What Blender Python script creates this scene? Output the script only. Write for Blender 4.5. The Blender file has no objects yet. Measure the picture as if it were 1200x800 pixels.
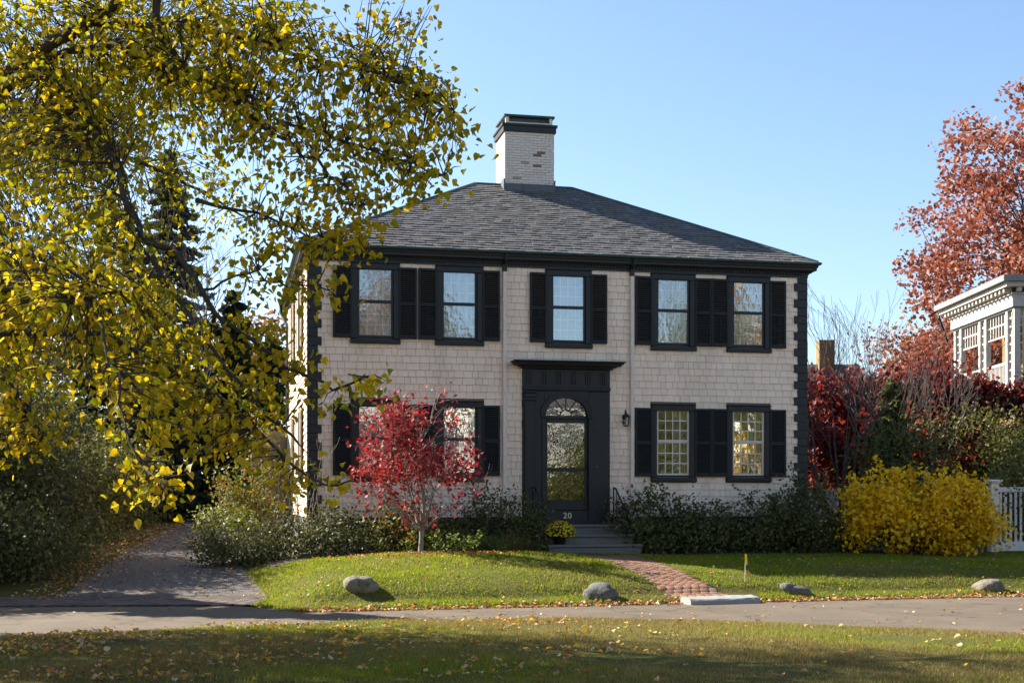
import bpy, math, random, zlib
import numpy as np
from mathutils import Vector, Matrix
random.seed(7); RNG = np.random.default_rng(11)
scene = bpy.context.scene
COL = scene.collection
PI = math.pi
R = math.radians

# ------------------------------------------------------------------ camera, sky, sun, exposure
cam_d = bpy.data.cameras.new('camera')
cam = bpy.data.objects.new('camera', cam_d); COL.objects.link(cam)
cam.location = (0, 0, 1.75); cam.rotation_euler = (R(90), 0, 0)
cam_d.sensor_width = 36; cam_d.lens = 36 * 1572 / 1200; cam_d.shift_y = 185 / 1200
cam_d.clip_end = 3000
scene.camera = cam

SUN_EL, SUN_AZ = R(34), R(-63)            # azimuth clockwise from +Y
world = bpy.data.worlds.new('World'); scene.world = world; world.use_nodes = True
wn = world.node_tree; wn.nodes.clear()
sky = wn.nodes.new('ShaderNodeTexSky'); sky.sky_type = 'NISHITA'; sky.sun_disc = False
sky.sun_elevation = SUN_EL; sky.sun_rotation = SUN_AZ
sky.altitude = 20; sky.air_density = 1.0; sky.dust_density = 0.8; sky.ozone_density = 3.0
bg = wn.nodes.new('ShaderNodeBackground'); bg.inputs['Strength'].default_value = 0.070
wo = wn.nodes.new('ShaderNodeOutputWorld')
wn.links.new(sky.outputs[0], bg.inputs['Color']); wn.links.new(bg.outputs[0], wo.inputs['Surface'])

sun_d = bpy.data.lights.new('sun', 'SUN'); sun_d.energy = 5.0; sun_d.angle = R(0.5); sun_d.color = (1, 0.93, 0.82)
sun = bpy.data.objects.new('sun', sun_d); COL.objects.link(sun)
ldir = Vector((-math.sin(SUN_AZ) * math.cos(SUN_EL), -math.cos(SUN_AZ) * math.cos(SUN_EL), -math.sin(SUN_EL)))
sun.rotation_euler = ldir.to_track_quat('-Z', 'Y').to_euler(); sun.location = (-30, 20, 30)
scene.view_settings.view_transform = 'Standard'; scene.view_settings.look = 'None'
scene.view_settings.exposure = 1.78; scene.view_settings.gamma = 1
scene.cycles.max_bounces = 8; scene.cycles.transparent_max_bounces = 12

# ------------------------------------------------------------------ frames of reference
F = 1572.0; CAMH = 1.75
def at(px, py, z):                           # picture position at a given distance -> world point
    return Vector(((px - 600) * z / F, z, CAMH + (585 - py) * z / F))
HA = R(12); HC, HS = math.cos(HA), math.sin(HA)
CX, CY = -4.4366, 29.2976                    # front left corner of the house
def loc2w(u, w): return (CX + u * HC - w * HS, CY + u * HS + w * HC)
def w2loc(X, Y):
    dx, dy = X - CX, Y - CY
    return dx * HC + dy * HS, -dx * HS + dy * HC

def sstep(x, a, b):
    t = np.clip((x - a) / (b - a), 0, 1); return t * t * (3 - 2 * t)
def far_edge(X): return np.interp(X, [-60, -12, -4.5, -4.15, -3.7, -3.2, 9.3, 60], [19, 21.6, 21.95, 21.8, 21.2, 20.85, 24.3, 38.3])
def near_edge(X): return np.interp(X, [-60, -14, -6.4, -2.44, 0, 2.45, 6.1, 12, 20, 60], [0, 14.3, 16.9, 19.0, 19.5, 19.35, 17.5, 14.6, 10.5, -8])
def drive_right(Y): return np.interp(Y, [20, 23, 27, 32, 37, 44], [-4.1, -4.15, -5.4, -6.5, -7.5, -8.9])
def drive_left(Y): return np.interp(Y, [20, 23.3, 32, 37, 44], [-7.6, -7.8, -9.0, -9.5, -10.6])
def bumps(X, Y):
    return 0.012 * np.sin(X * 1.7 + 0.6 * Y) * np.cos(Y * 1.3 - 0.4 * X) + 0.008 * np.sin(3.9 * X + 1.1) * np.sin(3.3 * Y)
def H(X, Y):
    X = np.asarray(X, float); Y = np.asarray(Y, float)
    v = Y - far_edge(X)
    u, w = w2loc(X, Y)
    lawn = np.interp(v, [0, 0.12, 0.3, 0.6, 0.85, 1.2, 1.7, 3.0, 8.0, 12, 60], [0, 0.05, 0.075, 0.11, 0.24, 0.33, 0.42, 0.49, 0.56, 0.58, 0.9])
    lawn = lawn + 0.20 * np.exp(-((u - 2.9) / 3.0) ** 2 - ((w + 4.0) / 2.0) ** 2)
    lawn = lawn + bumps(X, Y) * sstep(v, 0.1, 0.8)
    drive = np.interp(Y, [21, 22.9, 25, 27, 31, 37, 45, 60, 400], [0, 0.05, 0.19, 0.34, 0.62, 0.93, 1.1, 1.2, 1.2])
    k = sstep(X - drive_right(Y), -0.2, 1.4) ; k = np.where(X < -12, 0, k)
    up = drive * (1 - k) + lawn * k
    n = near_edge(X) - Y
    near = 0.05 * sstep(n, 0, 0.35) + 0.07 * sstep(n, 0.2, 3.0) + bumps(X, Y) * sstep(n, 0.1, 0.8)
    return np.where(v > 0, up, np.where(n > 0, near, 0.0))
def h1(X, Y): return float(H(X, Y))

# ------------------------------------------------------------------ materials
def new_mat(name):
    m = bpy.data.materials.new(name); m.use_nodes = True
    nt = m.node_tree; nt.nodes.clear()
    out = nt.nodes.new('ShaderNodeOutputMaterial')
    return m, nt, out
def ramp(nt, stops, fac):
    r = nt.nodes.new('ShaderNodeValToRGB'); e = r.color_ramp.elements
    while len(e) > 1: e.remove(e[-1])
    e[0].position = stops[0][0]; e[0].color = (*stops[0][1], 1)
    for p, c in stops[1:]:
        x = e.new(p); x.color = (*c, 1)
    nt.links.new(fac, r.inputs[0]); return r.outputs[0]
def noise(nt, scale, detail=4, rough=0.6, coord='Object', vec=None):
    tc = nt.nodes.new('ShaderNodeTexCoord'); n = nt.nodes.new('ShaderNodeTexNoise')
    n.inputs['Scale'].default_value = scale; n.inputs['Detail'].default_value = detail; n.inputs['Roughness'].default_value = rough
    nt.links.new(tc.outputs[coord], n.inputs['Vector']); return n.outputs['Fac']
def mixc(nt, a, b, fac, mode='MIX'):
    m = nt.nodes.new('ShaderNodeMix'); m.data_type = 'RGBA'; m.blend_type = mode
    for s, v in ((m.inputs['A'], a), (m.inputs['B'], b)):
        if isinstance(v, tuple): s.default_value = (*v, 1)
        else: nt.links.new(v, s)
    if isinstance(fac, (int, float)): m.inputs['Factor'].default_value = fac
    else: nt.links.new(fac, m.inputs['Factor'])
    return m.outputs['Result']
def island(nt):
    return nt.nodes.new('ShaderNodeNewGeometry').outputs['Random Per Island']
def bump(nt, hgt, strength, dist=0.02):
    b = nt.nodes.new('ShaderNodeBump'); b.inputs['Strength'].default_value = strength; b.inputs['Distance'].default_value = dist
    nt.links.new(hgt, b.inputs['Height']); return b.outputs[0]
def princ(nt, out, color, rough=0.6, normal=None, spec=0.3, metal=0):
    p = nt.nodes.new('ShaderNodeBsdfPrincipled')
    if isinstance(color, tuple): p.inputs['Base Color'].default_value = (*color, 1)
    else: nt.links.new(color, p.inputs['Base Color'])
    if isinstance(rough, (int, float)): p.inputs['Roughness'].default_value = rough
    else: nt.links.new(rough, p.inputs['Roughness'])
    p.inputs['Specular IOR Level'].default_value = spec; p.inputs['Metallic'].default_value = metal
    if normal is not None: nt.links.new(normal, p.inputs['Normal'])
    nt.links.new(p.outputs[0], out.inputs['Surface']); return p
def flat_mat(name, c1, c2=None, scale=6, rough=0.6, bump_s=0.15, bscale=40, spec=0.3, metal=0):
    m, nt, out = new_mat(name)
    c2 = c2 or tuple(x * 0.75 for x in c1)
    col = ramp(nt, [(0.3, c1), (0.7, c2)], noise(nt, scale, 5))
    princ(nt, out, col, rough, bump(nt, noise(nt, bscale, 3), bump_s, 0.01), spec, metal)
    return m
def piece_mat(name, stops, rough=0.7, scale=12, amt=0.35, bump_s=0.3, bscale=60, spec=0.25, stain=0.0):   # colour varies piece by piece
    m, nt, out = new_mat(name)
    oi = nt.nodes.new('ShaderNodeObjectInfo').outputs['Random']
    a = nt.nodes.new('ShaderNodeMath'); a.operation = 'ADD'; nt.links.new(island(nt), a.inputs[0]); nt.links.new(oi, a.inputs[1])
    fr = nt.nodes.new('ShaderNodeMath'); fr.operation = 'FRACT'; nt.links.new(a.outputs[0], fr.inputs[0])
    col = ramp(nt, stops, fr.outputs[0])
    dk = ramp(nt, [(0.3, (0.55,) * 3), (0.7, (1.15,) * 3)], noise(nt, scale, 5, 0.65))
    col = mixc(nt, col, dk, amt, 'MULTIPLY')
    if stain:
        tc = nt.nodes.new('ShaderNodeTexCoord'); mp = nt.nodes.new('ShaderNodeMapping'); mp.inputs['Scale'].default_value = (2.2, 2.2, 0.45)
        vt = nt.nodes.new('ShaderNodeVectorTransform'); vt.vector_type = 'POINT'; vt.convert_from = 'OBJECT'; vt.convert_to = 'WORLD'
        nt.links.new(tc.outputs['Object'], vt.inputs[0]); nt.links.new(vt.outputs[0], mp.inputs['Vector'])
        nz = nt.nodes.new('ShaderNodeTexNoise'); nz.inputs['Scale'].default_value = 1.0; nz.inputs['Detail'].default_value = 6; nt.links.new(mp.outputs[0], nz.inputs['Vector'])
        col = mixc(nt, col, ramp(nt, [(0.35, (0.80, 0.78, 0.74)), (0.55, (1, 1, 1)), (0.75, (1.04, 1.03, 1.02))], nz.outputs['Fac']), stain, 'MULTIPLY')
    princ(nt, out, col, rough, bump(nt, noise(nt, bscale, 3), bump_s, 0.006), spec)
    return m
def leaf_mat(name, stops, trans=0.45, rough=0.5, tint=(1.25, 1.2, 0.7), mott=0, spec=0.2):
    m, nt, out = new_mat(name)
    oi = nt.nodes.new('ShaderNodeObjectInfo').outputs['Random']
    a = nt.nodes.new('ShaderNodeMath'); a.operation = 'ADD'; nt.links.new(island(nt), a.inputs[0]); nt.links.new(oi, a.inputs[1])
    fr = nt.nodes.new('ShaderNodeMath'); fr.operation = 'FRACT'; nt.links.new(a.outputs[0], fr.inputs[0])
    col = ramp(nt, stops, fr.outputs[0])
    if mott: col = mixc(nt, col, ramp(nt, [(0.3, (0.55, 0.50, 0.40)), (0.5, (1, 1, 1)), (0.75, (1.15, 1.12, 1))], noise(nt, mott, 3)), 0.6, 'MULTIPLY')
    p = nt.nodes.new('ShaderNodeBsdfPrincipled'); nt.links.new(col, p.inputs['Base Color'])
    p.inputs['Roughness'].default_value = rough; p.inputs['Specular IOR Level'].default_value = spec
    t = nt.nodes.new('ShaderNodeBsdfTranslucent'); nt.links.new(mixc(nt, col, tint, 1.0, 'MULTIPLY'), t.inputs['Color'])
    mx = nt.nodes.new('ShaderNodeMixShader'); mx.inputs[0].default_value = trans
    nt.links.new(p.outputs[0], mx.inputs[1]); nt.links.new(t.outputs[0], mx.inputs[2]); nt.links.new(mx.outputs[0], out.inputs['Surface'])
    return m
def glass_mat(name, refl=0.3, tint=(0.75, 0.8, 0.8)):
    m, nt, out = new_mat(name)
    g = nt.nodes.new('ShaderNodeBsdfGlossy'); g.inputs['Roughness'].default_value = 0.01; g.inputs['Color'].default_value = (1, 1, 1, 1)
    nb = bump(nt, noise(nt, 5.0, 2), 0.12, 0.02); nt.links.new(nb, g.inputs['Normal'])
    t = nt.nodes.new('ShaderNodeBsdfTransparent'); t.inputs['Color'].default_value = (*tint, 1)
    mx = nt.nodes.new('ShaderNodeMixShader'); mx.inputs[0].default_value = refl
    nt.links.new(t.outputs[0], mx.inputs[1]); nt.links.new(g.outputs[0], mx.inputs[2]); nt.links.new(mx.outputs[0], out.inputs['Surface'])
    return m

M = {}
M['shingle'] = piece_mat('painted_shingle', [(0, (0.84, 0.665, 0.52)), (0.3, (0.90, 0.715, 0.56)), (0.93, (0.92, 0.735, 0.58)), (1, (0.80, 0.63, 0.49))], 0.75, 9, 0.08, 0.5, 90, 0.25, 0.55)
M['wall'] = flat_mat('wall_board', (0.20, 0.165, 0.13), None, 5, 0.8)
M['trim'] = flat_mat('black_trim_paint', (0.012, 0.0135, 0.014), (0.018, 0.019, 0.019), 7, 0.45, 0.15, 30, 0.35)
M['shutter'] = flat_mat('black_shutter_paint', (0.008, 0.0095, 0.009), (0.013, 0.014, 0.012), 5, 0.55, 0.2, 30, 0.3)
M['sash'] = flat_mat('storm_sash_paint', (0.022, 0.028, 0.036), (0.032, 0.037, 0.044), 5, 0.5)
M['cream'] = flat_mat('cream_paint', (0.72, 0.66, 0.56), (0.62, 0.56, 0.47), 8, 0.55, 0.1)
M['slate'] = piece_mat('roof_slate', [(0, (0.09, 0.087, 0.088)), (0.3, (0.11, 0.106, 0.105)), (0.85, (0.13, 0.124, 0.121)), (1, (0.165, 0.155, 0.148))], 0.7, 14, 0.4, 0.3, 60, 0.25)
M['copper'] = flat_mat('weathered_copper', (0.035, 0.075, 0.075), (0.02, 0.045, 0.05), 10, 0.5, 0.1)
M['lead'] = flat_mat('lead_flashing', (0.11, 0.12, 0.13), (0.07, 0.075, 0.085), 10, 0.5)
M['brick_paint'] = piece_mat('painted_brick', [(0, (0.66, 0.57, 0.50)), (0.55, (0.72, 0.64, 0.56)), (0.955, (0.64, 0.54, 0.47)), (0.965, (0.22, 0.13, 0.10)), (1, (0.17, 0.11, 0.09))], 0.85, 30, 0.35, 0.6, 70)
M['mortar'] = flat_mat('chimney_mortar', (0.50, 0.45, 0.40), None, 14, 0.9)
M['granite'] = flat_mat('granite', (0.12, 0.115, 0.105), (0.19, 0.18, 0.165), 45, 0.75, 0.3, 120)
M['slab'] = flat_mat('pale_granite', (0.22, 0.22, 0.215), (0.31, 0.30, 0.28), 40, 0.75, 0.4, 90)
M['iron'] = flat_mat('black_iron', (0.012, 0.012, 0.013), None, 20, 0.45, 0.1)
M['brass'] = flat_mat('brass', (0.75, 0.62, 0.33), None, 20, 0.35, 0.1, 40, 0.5, 0.6)
M['number'] = flat_mat('number_paint', (0.80, 0.72, 0.50), None, 20, 0.4, 0.05)
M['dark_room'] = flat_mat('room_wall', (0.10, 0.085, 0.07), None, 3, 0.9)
M['curtain'] = flat_mat('curtain_cloth', (0.70, 0.66, 0.58), (0.55, 0.51, 0.44), 9, 0.9)
M['lace'] = flat_mat('window_shade_cloth', (0.52, 0.49, 0.44), (0.40, 0.375, 0.34), 30, 0.9)
M['glass'] = glass_mat('window_glass', 0.30)
M['storm'] = glass_mat('storm_glass', 0.19, (0.9, 0.92, 0.93))
M['doorglass'] = glass_mat('door_glass', 0.20, (0.45, 0.5, 0.48))
M['lampglass'] = glass_mat('lantern_glass', 0.25)
M['spout'] = flat_mat('downspout_paint', (0.74, 0.64, 0.55), (0.68, 0.58, 0.50), 6, 0.5)
M['lattice'] = flat_mat('lattice_paint', (0.47, 0.44, 0.395), (0.39, 0.365, 0.33), 6, 0.6)
M['greyroof'] = flat_mat('grey_fascia', (0.22, 0.22, 0.23), None, 5, 0.6)
M['yellowwall'] = flat_mat('ochre_shingle', (0.22, 0.15, 0.07), (0.16, 0.11, 0.05), 20, 0.8)
M['bark'] = flat_mat('dark_bark', (0.032, 0.027, 0.022), (0.058, 0.048, 0.039), 18, 0.9, 0.6, 40)
M['greybark'] = flat_mat('grey_bark', (0.17, 0.145, 0.12), (0.27, 0.24, 0.21), 26, 0.85, 0.5, 50)
M['twig'] = flat_mat('bare_twig', (0.085, 0.07, 0.06), (0.14, 0.12, 0.105), 18, 0.9)
M['soil'] = flat_mat('mulch', (0.045, 0.033, 0.024), (0.085, 0.062, 0.045), 25, 0.95, 0.8, 60)
M['pot'] = flat_mat('black_pot', (0.02, 0.02, 0.02), None, 20, 0.5)
M['fencewhite'] = flat_mat('white_fence_paint', (0.74, 0.71, 0.66), (0.62, 0.59, 0.54), 5, 0.6)
M['stake'] = flat_mat('stake_metal', (0.5, 0.5, 0.48), None, 20, 0.5)
M['flag'] = flat_mat('yellow_flag', (0.85, 0.50, 0.05), (0.8, 0.62, 0.1), 20, 0.6)
def rock_mat(name, a, b):
    m, nt, out = new_mat(name)
    c = ramp(nt, [(0.3, a), (0.5, b), (0.75, tuple(x * 0.6 for x in a))], noise(nt, 9, 8, 0.7))
    sp = ramp(nt, [(0.45, (0.75,) * 3), (0.6, (1.1,) * 3)], noise(nt, 60, 3))
    c = mixc(nt, c, sp, 0.6, 'MULTIPLY')
    c = mixc(nt, c, ramp(nt, [(0.52, (1, 1, 1)), (0.6, (0.55, 0.55, 0.45))], noise(nt, 4, 6, 0.7)), 0.7, 'MULTIPLY')
    princ(nt, out, c, 0.9, bump(nt, noise(nt, 11, 9, 0.75), 1.0, 0.09)); return m
M['rock_tan'] = rock_mat('tan_rock', (0.20, 0.17, 0.125), (0.30, 0.265, 0.205))
M['rock_grey'] = rock_mat('grey_rock', (0.11, 0.107, 0.098), (0.20, 0.195, 0.18))
def lm(k, name, cols, trans=0.4, tint=(1.25, 1.2, 0.7), mott=0):
    n = len(cols); M[k] = leaf_mat(name, [(i / max(1, n - 1), c) for i, c in enumerate(cols)], trans, 0.55, tint, mott)
lm('lin_green', 'linden_leaf_green', [(0.17, 0.19, 0.012), (0.26, 0.25, 0.014), (0.36, 0.31, 0.016), (0.44, 0.34, 0.018)], 0.55, (1.15, 1.15, 0.5), 22)
lm('lin_yellow', 'linden_leaf_yellow', [(0.47, 0.345, 0.016), (0.57, 0.42, 0.018), (0.66, 0.48, 0.020), (0.50, 0.31, 0.016)], 0.55, (1.1, 1.06, 0.5), 22)
lm('red', 'red_leaf', [(0.13, 0.014, 0.018), (0.26, 0.022, 0.024), (0.46, 0.038, 0.034), (0.08, 0.014, 0.02), (0.34, 0.12, 0.10), (0.18, 0.025, 0.028)], 0.35, (1.2, 0.8, 0.8))
lm('burgundy', 'burgundy_leaf', [(0.05, 0.012, 0.014), (0.09, 0.016, 0.018), (0.14, 0.024, 0.020), (0.04, 0.014, 0.014)], 0.35, (1.3, 0.8, 0.7))
lm('scarlet', 'scarlet_leaf', [(0.20, 0.03, 0.018), (0.30, 0.06, 0.03), (0.14, 0.02, 0.02)], 0.4, (1.2, 0.8, 0.6))
lm('orange', 'orange_leaf', [(0.21, 0.070, 0.050), (0.28, 0.100, 0.068), (0.34, 0.15, 0.095), (0.16, 0.055, 0.046), (0.32, 0.13, 0.062)], 0.35, (1.2, 0.9, 0.7))
lm('gold', 'gold_leaf', [(0.78, 0.48, 0.014), (0.92, 0.60, 0.018), (0.68, 0.40, 0.012), (0.56, 0.42, 0.02)], 0.3, (1.2, 1.1, 0.5))
lm('holly', 'dark_shrub_leaf', [(0.055, 0.070, 0.022), (0.095, 0.11, 0.034), (0.14, 0.15, 0.048), (0.085, 0.085, 0.034)], 0.25)
lm('olive', 'olive_shrub_leaf', [(0.08, 0.085, 0.022), (0.12, 0.12, 0.03), (0.18, 0.155, 0.035), (0.065, 0.075, 0.025)], 0.35)
lm('greygreen', 'grey_green_leaf', [(0.05, 0.058, 0.030), (0.072, 0.080, 0.042), (0.10, 0.105, 0.058), (0.085, 0.078, 0.025)], 0.3)
lm('conifer', 'conifer_needle', [(0.020, 0.030, 0.016), (0.032, 0.044, 0.022), (0.045, 0.055, 0.032)], 0.15)
lm('bluespruce', 'grey_spruce_needle', [(0.07, 0.08, 0.07), (0.10, 0.11, 0.10), (0.05, 0.06, 0.05)], 0.2)
lm('rust', 'rust_leaf', [(0.22, 0.10, 0.045), (0.30, 0.14, 0.06), (0.16, 0.09, 0.05)], 0.35)
lm('lime', 'fresh_groundcover_leaf', [(0.10, 0.14, 0.03), (0.16, 0.20, 0.05), (0.07, 0.10, 0.03)], 0.4)
lm('tan', 'dry_strap_leaf', [(0.16, 0.12, 0.045), (0.24, 0.18, 0.06), (0.11, 0.10, 0.04), (0.08, 0.10, 0.03)], 0.3)
lm('grass', 'grass_blade', [(0.12, 0.165, 0.010), (0.185, 0.235, 0.012), (0.265, 0.295, 0.018), (0.15, 0.20, 0.010)], 0.5, (1.2, 1.2, 0.6))
lm('drygrass', 'dry_grass_blade', [(0.16, 0.125, 0.04), (0.24, 0.18, 0.075), (0.34, 0.25, 0.12), (0.15, 0.13, 0.028)], 0.35, (1.1, 1.1, 0.7))
lm('fallen', 'fallen_leaf', [(0.55, 0.36, 0.03), (0.42, 0.20, 0.04), (0.30, 0.15, 0.06), (0.55, 0.45, 0.30), (0.50, 0.33, 0.02), (0.22, 0.11, 0.05)], 0.2)
lm('fallen_red', 'fallen_leaf_red', [(0.35, 0.05, 0.03), (0.50, 0.16, 0.08), (0.55, 0.40, 0.28), (0.25, 0.09, 0.05)], 0.2)
lm('mum', 'yellow_flower', [(0.75, 0.55, 0.01), (0.85, 0.66, 0.02), (0.62, 0.45, 0.01)], 0.2, (1.1, 1.1, 0.6))

def ground_mat():
    m, nt, out = new_mat('lawn_ground')
    c = ramp(nt, [(0.3, (0.055, 0.060, 0.014)), (0.5, (0.095, 0.095, 0.022)), (0.7, (0.12, 0.095, 0.035))], noise(nt, 0.9, 8, 0.7))
    c = mixc(nt, c, ramp(nt, [(0.35, (0.5,) * 3), (0.65, (1.25,) * 3)], noise(nt, 22, 6, 0.7)), 0.8, 'MULTIPLY')
    princ(nt, out, c, 0.95, bump(nt, noise(nt, 40, 6), 0.8, 0.04), 0.1); return m
M['ground'] = ground_mat()
def road_mat():
    m, nt, out = new_mat('old_asphalt')
    c = ramp(nt, [(0.3, (0.10, 0.080, 0.058)), (0.7, (0.15, 0.120, 0.088))], noise(nt, 0.8, 6, 0.65))
    sp = ramp(nt, [(0.35, (0.6,) * 3), (0.5, (1.0,) * 3), (0.68, (1.45,) * 3)], noise(nt, 70, 3, 0.7))
    c = mixc(nt, c, sp, 0.8, 'MULTIPLY')
    v = nt.nodes.new('ShaderNodeTexVoronoi'); v.feature = 'DISTANCE_TO_EDGE'; v.inputs['Scale'].default_value = 0.55
    tc = nt.nodes.new('ShaderNodeTexCoord'); nz = nt.nodes.new('ShaderNodeTexNoise'); nz.inputs['Scale'].default_value = 1.5
    nt.links.new(tc.outputs['Object'], nz.inputs['Vector'])
    ad = nt.nodes.new('ShaderNodeVectorMath'); ad.operation = 'ADD'; nt.links.new(tc.outputs['Object'], ad.inputs[0]); nt.links.new(nz.outputs['Color'], ad.inputs[1])
    nt.links.new(ad.outputs[0], v.inputs['Vector'])
    c = mixc(nt, c, ramp(nt, [(0.0, (0.45,) * 3), (0.018, (1,) * 3)], v.outputs['Distance']), 0.8, 'MULTIPLY')
    princ(nt, out, c, 0.9, bump(nt, noise(nt, 90, 4), 0.7, 0.012), 0.2); return m
M['road'] = road_mat()
def gravel_mat():
    m, nt, out = new_mat('driveway_gravel')
    v = nt.nodes.new('ShaderNodeTexVoronoi'); v.inputs['Scale'].default_value = 55
    tc = nt.nodes.new('ShaderNodeTexCoord'); nt.links.new(tc.outputs['Object'], v.inputs['Vector'])
    c = ramp(nt, [(0.2, (0.09, 0.08, 0.072)), (0.5, (0.132, 0.118, 0.106)), (0.85, (0.20, 0.18, 0.158))], v.outputs['Color'])
    c = mixc(nt, c, ramp(nt, [(0.3, (0.75,) * 3), (0.7, (1.1,) * 3)], noise(nt, 0.7, 4)), 0.8, 'MULTIPLY')
    princ(nt, out, c, 0.9, bump(nt, v.outputs['Distance'], 0.9, 0.02), 0.2); return m
M['gravel'] = gravel_mat()
M['paver'] = piece_mat('path_brick', [(0, (0.17, 0.085, 0.052)), (0.4, (0.215, 0.110, 0.066)), (0.75, (0.24, 0.130, 0.080)), (1, (0.19, 0.115, 0.080))], 0.85, 20, 0.4, 0.5, 60)
M['paver_dark'] = piece_mat('apron_paver', [(0, (0.08, 0.065, 0.06)), (0.5, (0.11, 0.085, 0.078)), (1, (0.14, 0.105, 0.095))], 0.85, 20, 0.4, 0.5, 60)
M['sand'] = flat_mat('joint_sand', (0.14, 0.095, 0.07), None, 20, 0.95)

# ------------------------------------------------------------------ object helpers
def link(o, parent=None):
    COL.objects.link(o)
    if parent is not None: o.parent = parent
    return o
def tag(o, label=None, cat=None, group=None, kind=None):
    for k, v in (('label', label), ('category', cat), ('group', group), ('kind', kind)):
        if v: o[k] = v
    return o
def empty(name, loc, label, cat, group=None, rz=0):
    o = bpy.data.objects.new(name, None); link(o); o.location = loc; o.rotation_euler = (0, 0, rz); o.empty_display_size = 0.2
    return tag(o, label, cat, group)
class MB:
    def __init__(s): s.v = []; s.f = []; s.mi = []
    def add(s, vs, fs, mi=0):
        b = len(s.v); s.v += [tuple(p) for p in vs]; s.f += [tuple(b + i for i in f) for f in fs]; s.mi += [mi] * len(fs)
        return s
    def box(s, x0, x1, y0, y1, z0, z1, mi=0):
        return s.add([(x0, y0, z0), (x1, y0, z0), (x1, y1, z0), (x0, y1, z0), (x0, y0, z1), (x1, y0, z1), (x1, y1, z1), (x0, y1, z1)],
              [(0, 3, 2, 1), (4, 5, 6, 7), (0, 1, 5, 4), (1, 2, 6, 5), (2, 3, 7, 6), (3, 0, 4, 7)], mi)
    def bbox(s, x0, x1, y0, y1, z0, z1, b=0.006, mi=0):          # box with chamfered front (-y) edges
        vs = [(x0, y1, z0), (x1, y1, z0), (x1, y1, z1), (x0, y1, z1), (x0, y0 + b, z0), (x1, y0 + b, z0), (x1, y0 + b, z1), (x0, y0 + b, z1),
              (x0 + b, y0, z0 + b), (x1 - b, y0, z0 + b), (x1 - b, y0, z1 - b), (x0 + b, y0, z1 - b)]
        fs = [(0, 3, 2, 1), (0, 1, 5, 4), (1, 2, 6, 5), (2, 3, 7, 6), (3, 0, 4, 7), (4, 5, 9, 8), (5, 6, 10, 9), (6, 7, 11, 10), (7, 4, 8, 11), (8, 9, 10, 11)]
        return s.add(vs, fs, mi)
    def tube(s, pts, rad, n=6, mi=0, cap=True):
        pts = [Vector(p) for p in pts]
        if not hasattr(rad, '__len__'): rad = [rad] * len(pts)
        vs, fs = [], []; prev = None
        for i, p in enumerate(pts):
            d = (pts[min(i + 1, len(pts) - 1)] - pts[max(i - 1, 0)])
            d = d.normalized() if d.length > 1e-9 else Vector((0, 0, 1))
            a = prev if prev is not None else (Vector((1, 0, 0)) if abs(d.x) < 0.9 else Vector((0, 1, 0)))
            a = (a - d * a.dot(d)).normalized(); b = d.cross(a); prev = a
            for k in range(n):
                t = 2 * PI * k / n; vs.append(p + (a * math.cos(t) + b * math.sin(t)) * rad[i])
        for i in range(len(pts) - 1):
            for k in range(n):
                fs.append((i * n + k, i * n + (k + 1) % n, (i + 1) * n + (k + 1) % n, (i + 1) * n + k))
        if cap:
            fs.append(tuple(range(n - 1, -1, -1))); fs.append(tuple((len(pts) - 1) * n + k for k in range(n)))
        return s.add(vs, fs, mi)
    def lathe(s, prof, n=16, c=(0, 0, 0), mi=0):
        vs, fs = [], []
        for r, z in prof:
            for k in range(n):
                t = 2 * PI * k / n; vs.append((c[0] + r * math.cos(t), c[1] + r * math.sin(t), c[2] + z))
        for i in range(len(prof) - 1):
            for k in range(n): fs.append((i * n + k, i * n + (k + 1) % n, (i + 1) * n + (k + 1) % n, (i + 1) * n + k))
        return s.add(vs, fs, mi)
    def poly_prism(s, pts, y0, y1, mi=0):                        # polygon in xz extruded along y
        n = len(pts); vs = [(x, y0, z) for x, z in pts] + [(x, y1, z) for x, z in pts]
        fs = [tuple(range(n)), tuple(range(2 * n - 1, n - 1, -1))] + [(i, n + i, n + (i + 1) % n, (i + 1) % n) for i in range(n)]
        return s.add(vs, fs, mi)
    def build(s, name, mats, parent=None, origin=None, smooth=False, kind=None):
        me = bpy.data.meshes.new(name)
        vs = s.v
        if origin is not None: vs = [(x - origin[0], y - origin[1], z - origin[2]) for x, y, z in vs]
        me.from_pydata(vs, [], s.f)
        mats = mats if isinstance(mats, (list, tuple)) else [mats]
        for m in mats: me.materials.append(m)
        if len(mats) > 1: me.polygons.foreach_set('material_index', s.mi)
        if smooth: me.polygons.foreach_set('use_smooth', [True] * len(me.polygons))
        me.update()
        o = bpy.data.objects.new(name, me); link(o, parent)
        if parent is None and origin is not None: o.location = origin
        if kind: o['kind'] = kind
        return o

def np_mesh(name, V, T, mats, mi=None, smooth=False):            # V (n,3)  T (m,3) or (m,4)
    me = bpy.data.meshes.new(name)
    V = np.ascontiguousarray(V, dtype=np.float32); T = np.ascontiguousarray(T, dtype=np.int32); k = T.shape[1]
    me.vertices.add(len(V)); me.vertices.foreach_set('co', V.ravel())
    me.loops.add(T.size); me.loops.foreach_set('vertex_index', T.ravel())
    me.polygons.add(len(T)); me.polygons.foreach_set('loop_start', np.arange(0, T.size, k, dtype=np.int32))
    me.polygons.foreach_set('loop_total', np.full(len(T), k, dtype=np.int32))
    mats = mats if isinstance(mats, (list, tuple)) else [mats]
    for m in mats: me.materials.append(m)
    if mi is not None: me.polygons.foreach_set('material_index', np.ascontiguousarray(mi, dtype=np.int32))
    if smooth: me.polygons.foreach_set('use_smooth', np.ones(len(T), dtype=bool))
    me.update(calc_edges=True)
    return me
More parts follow.
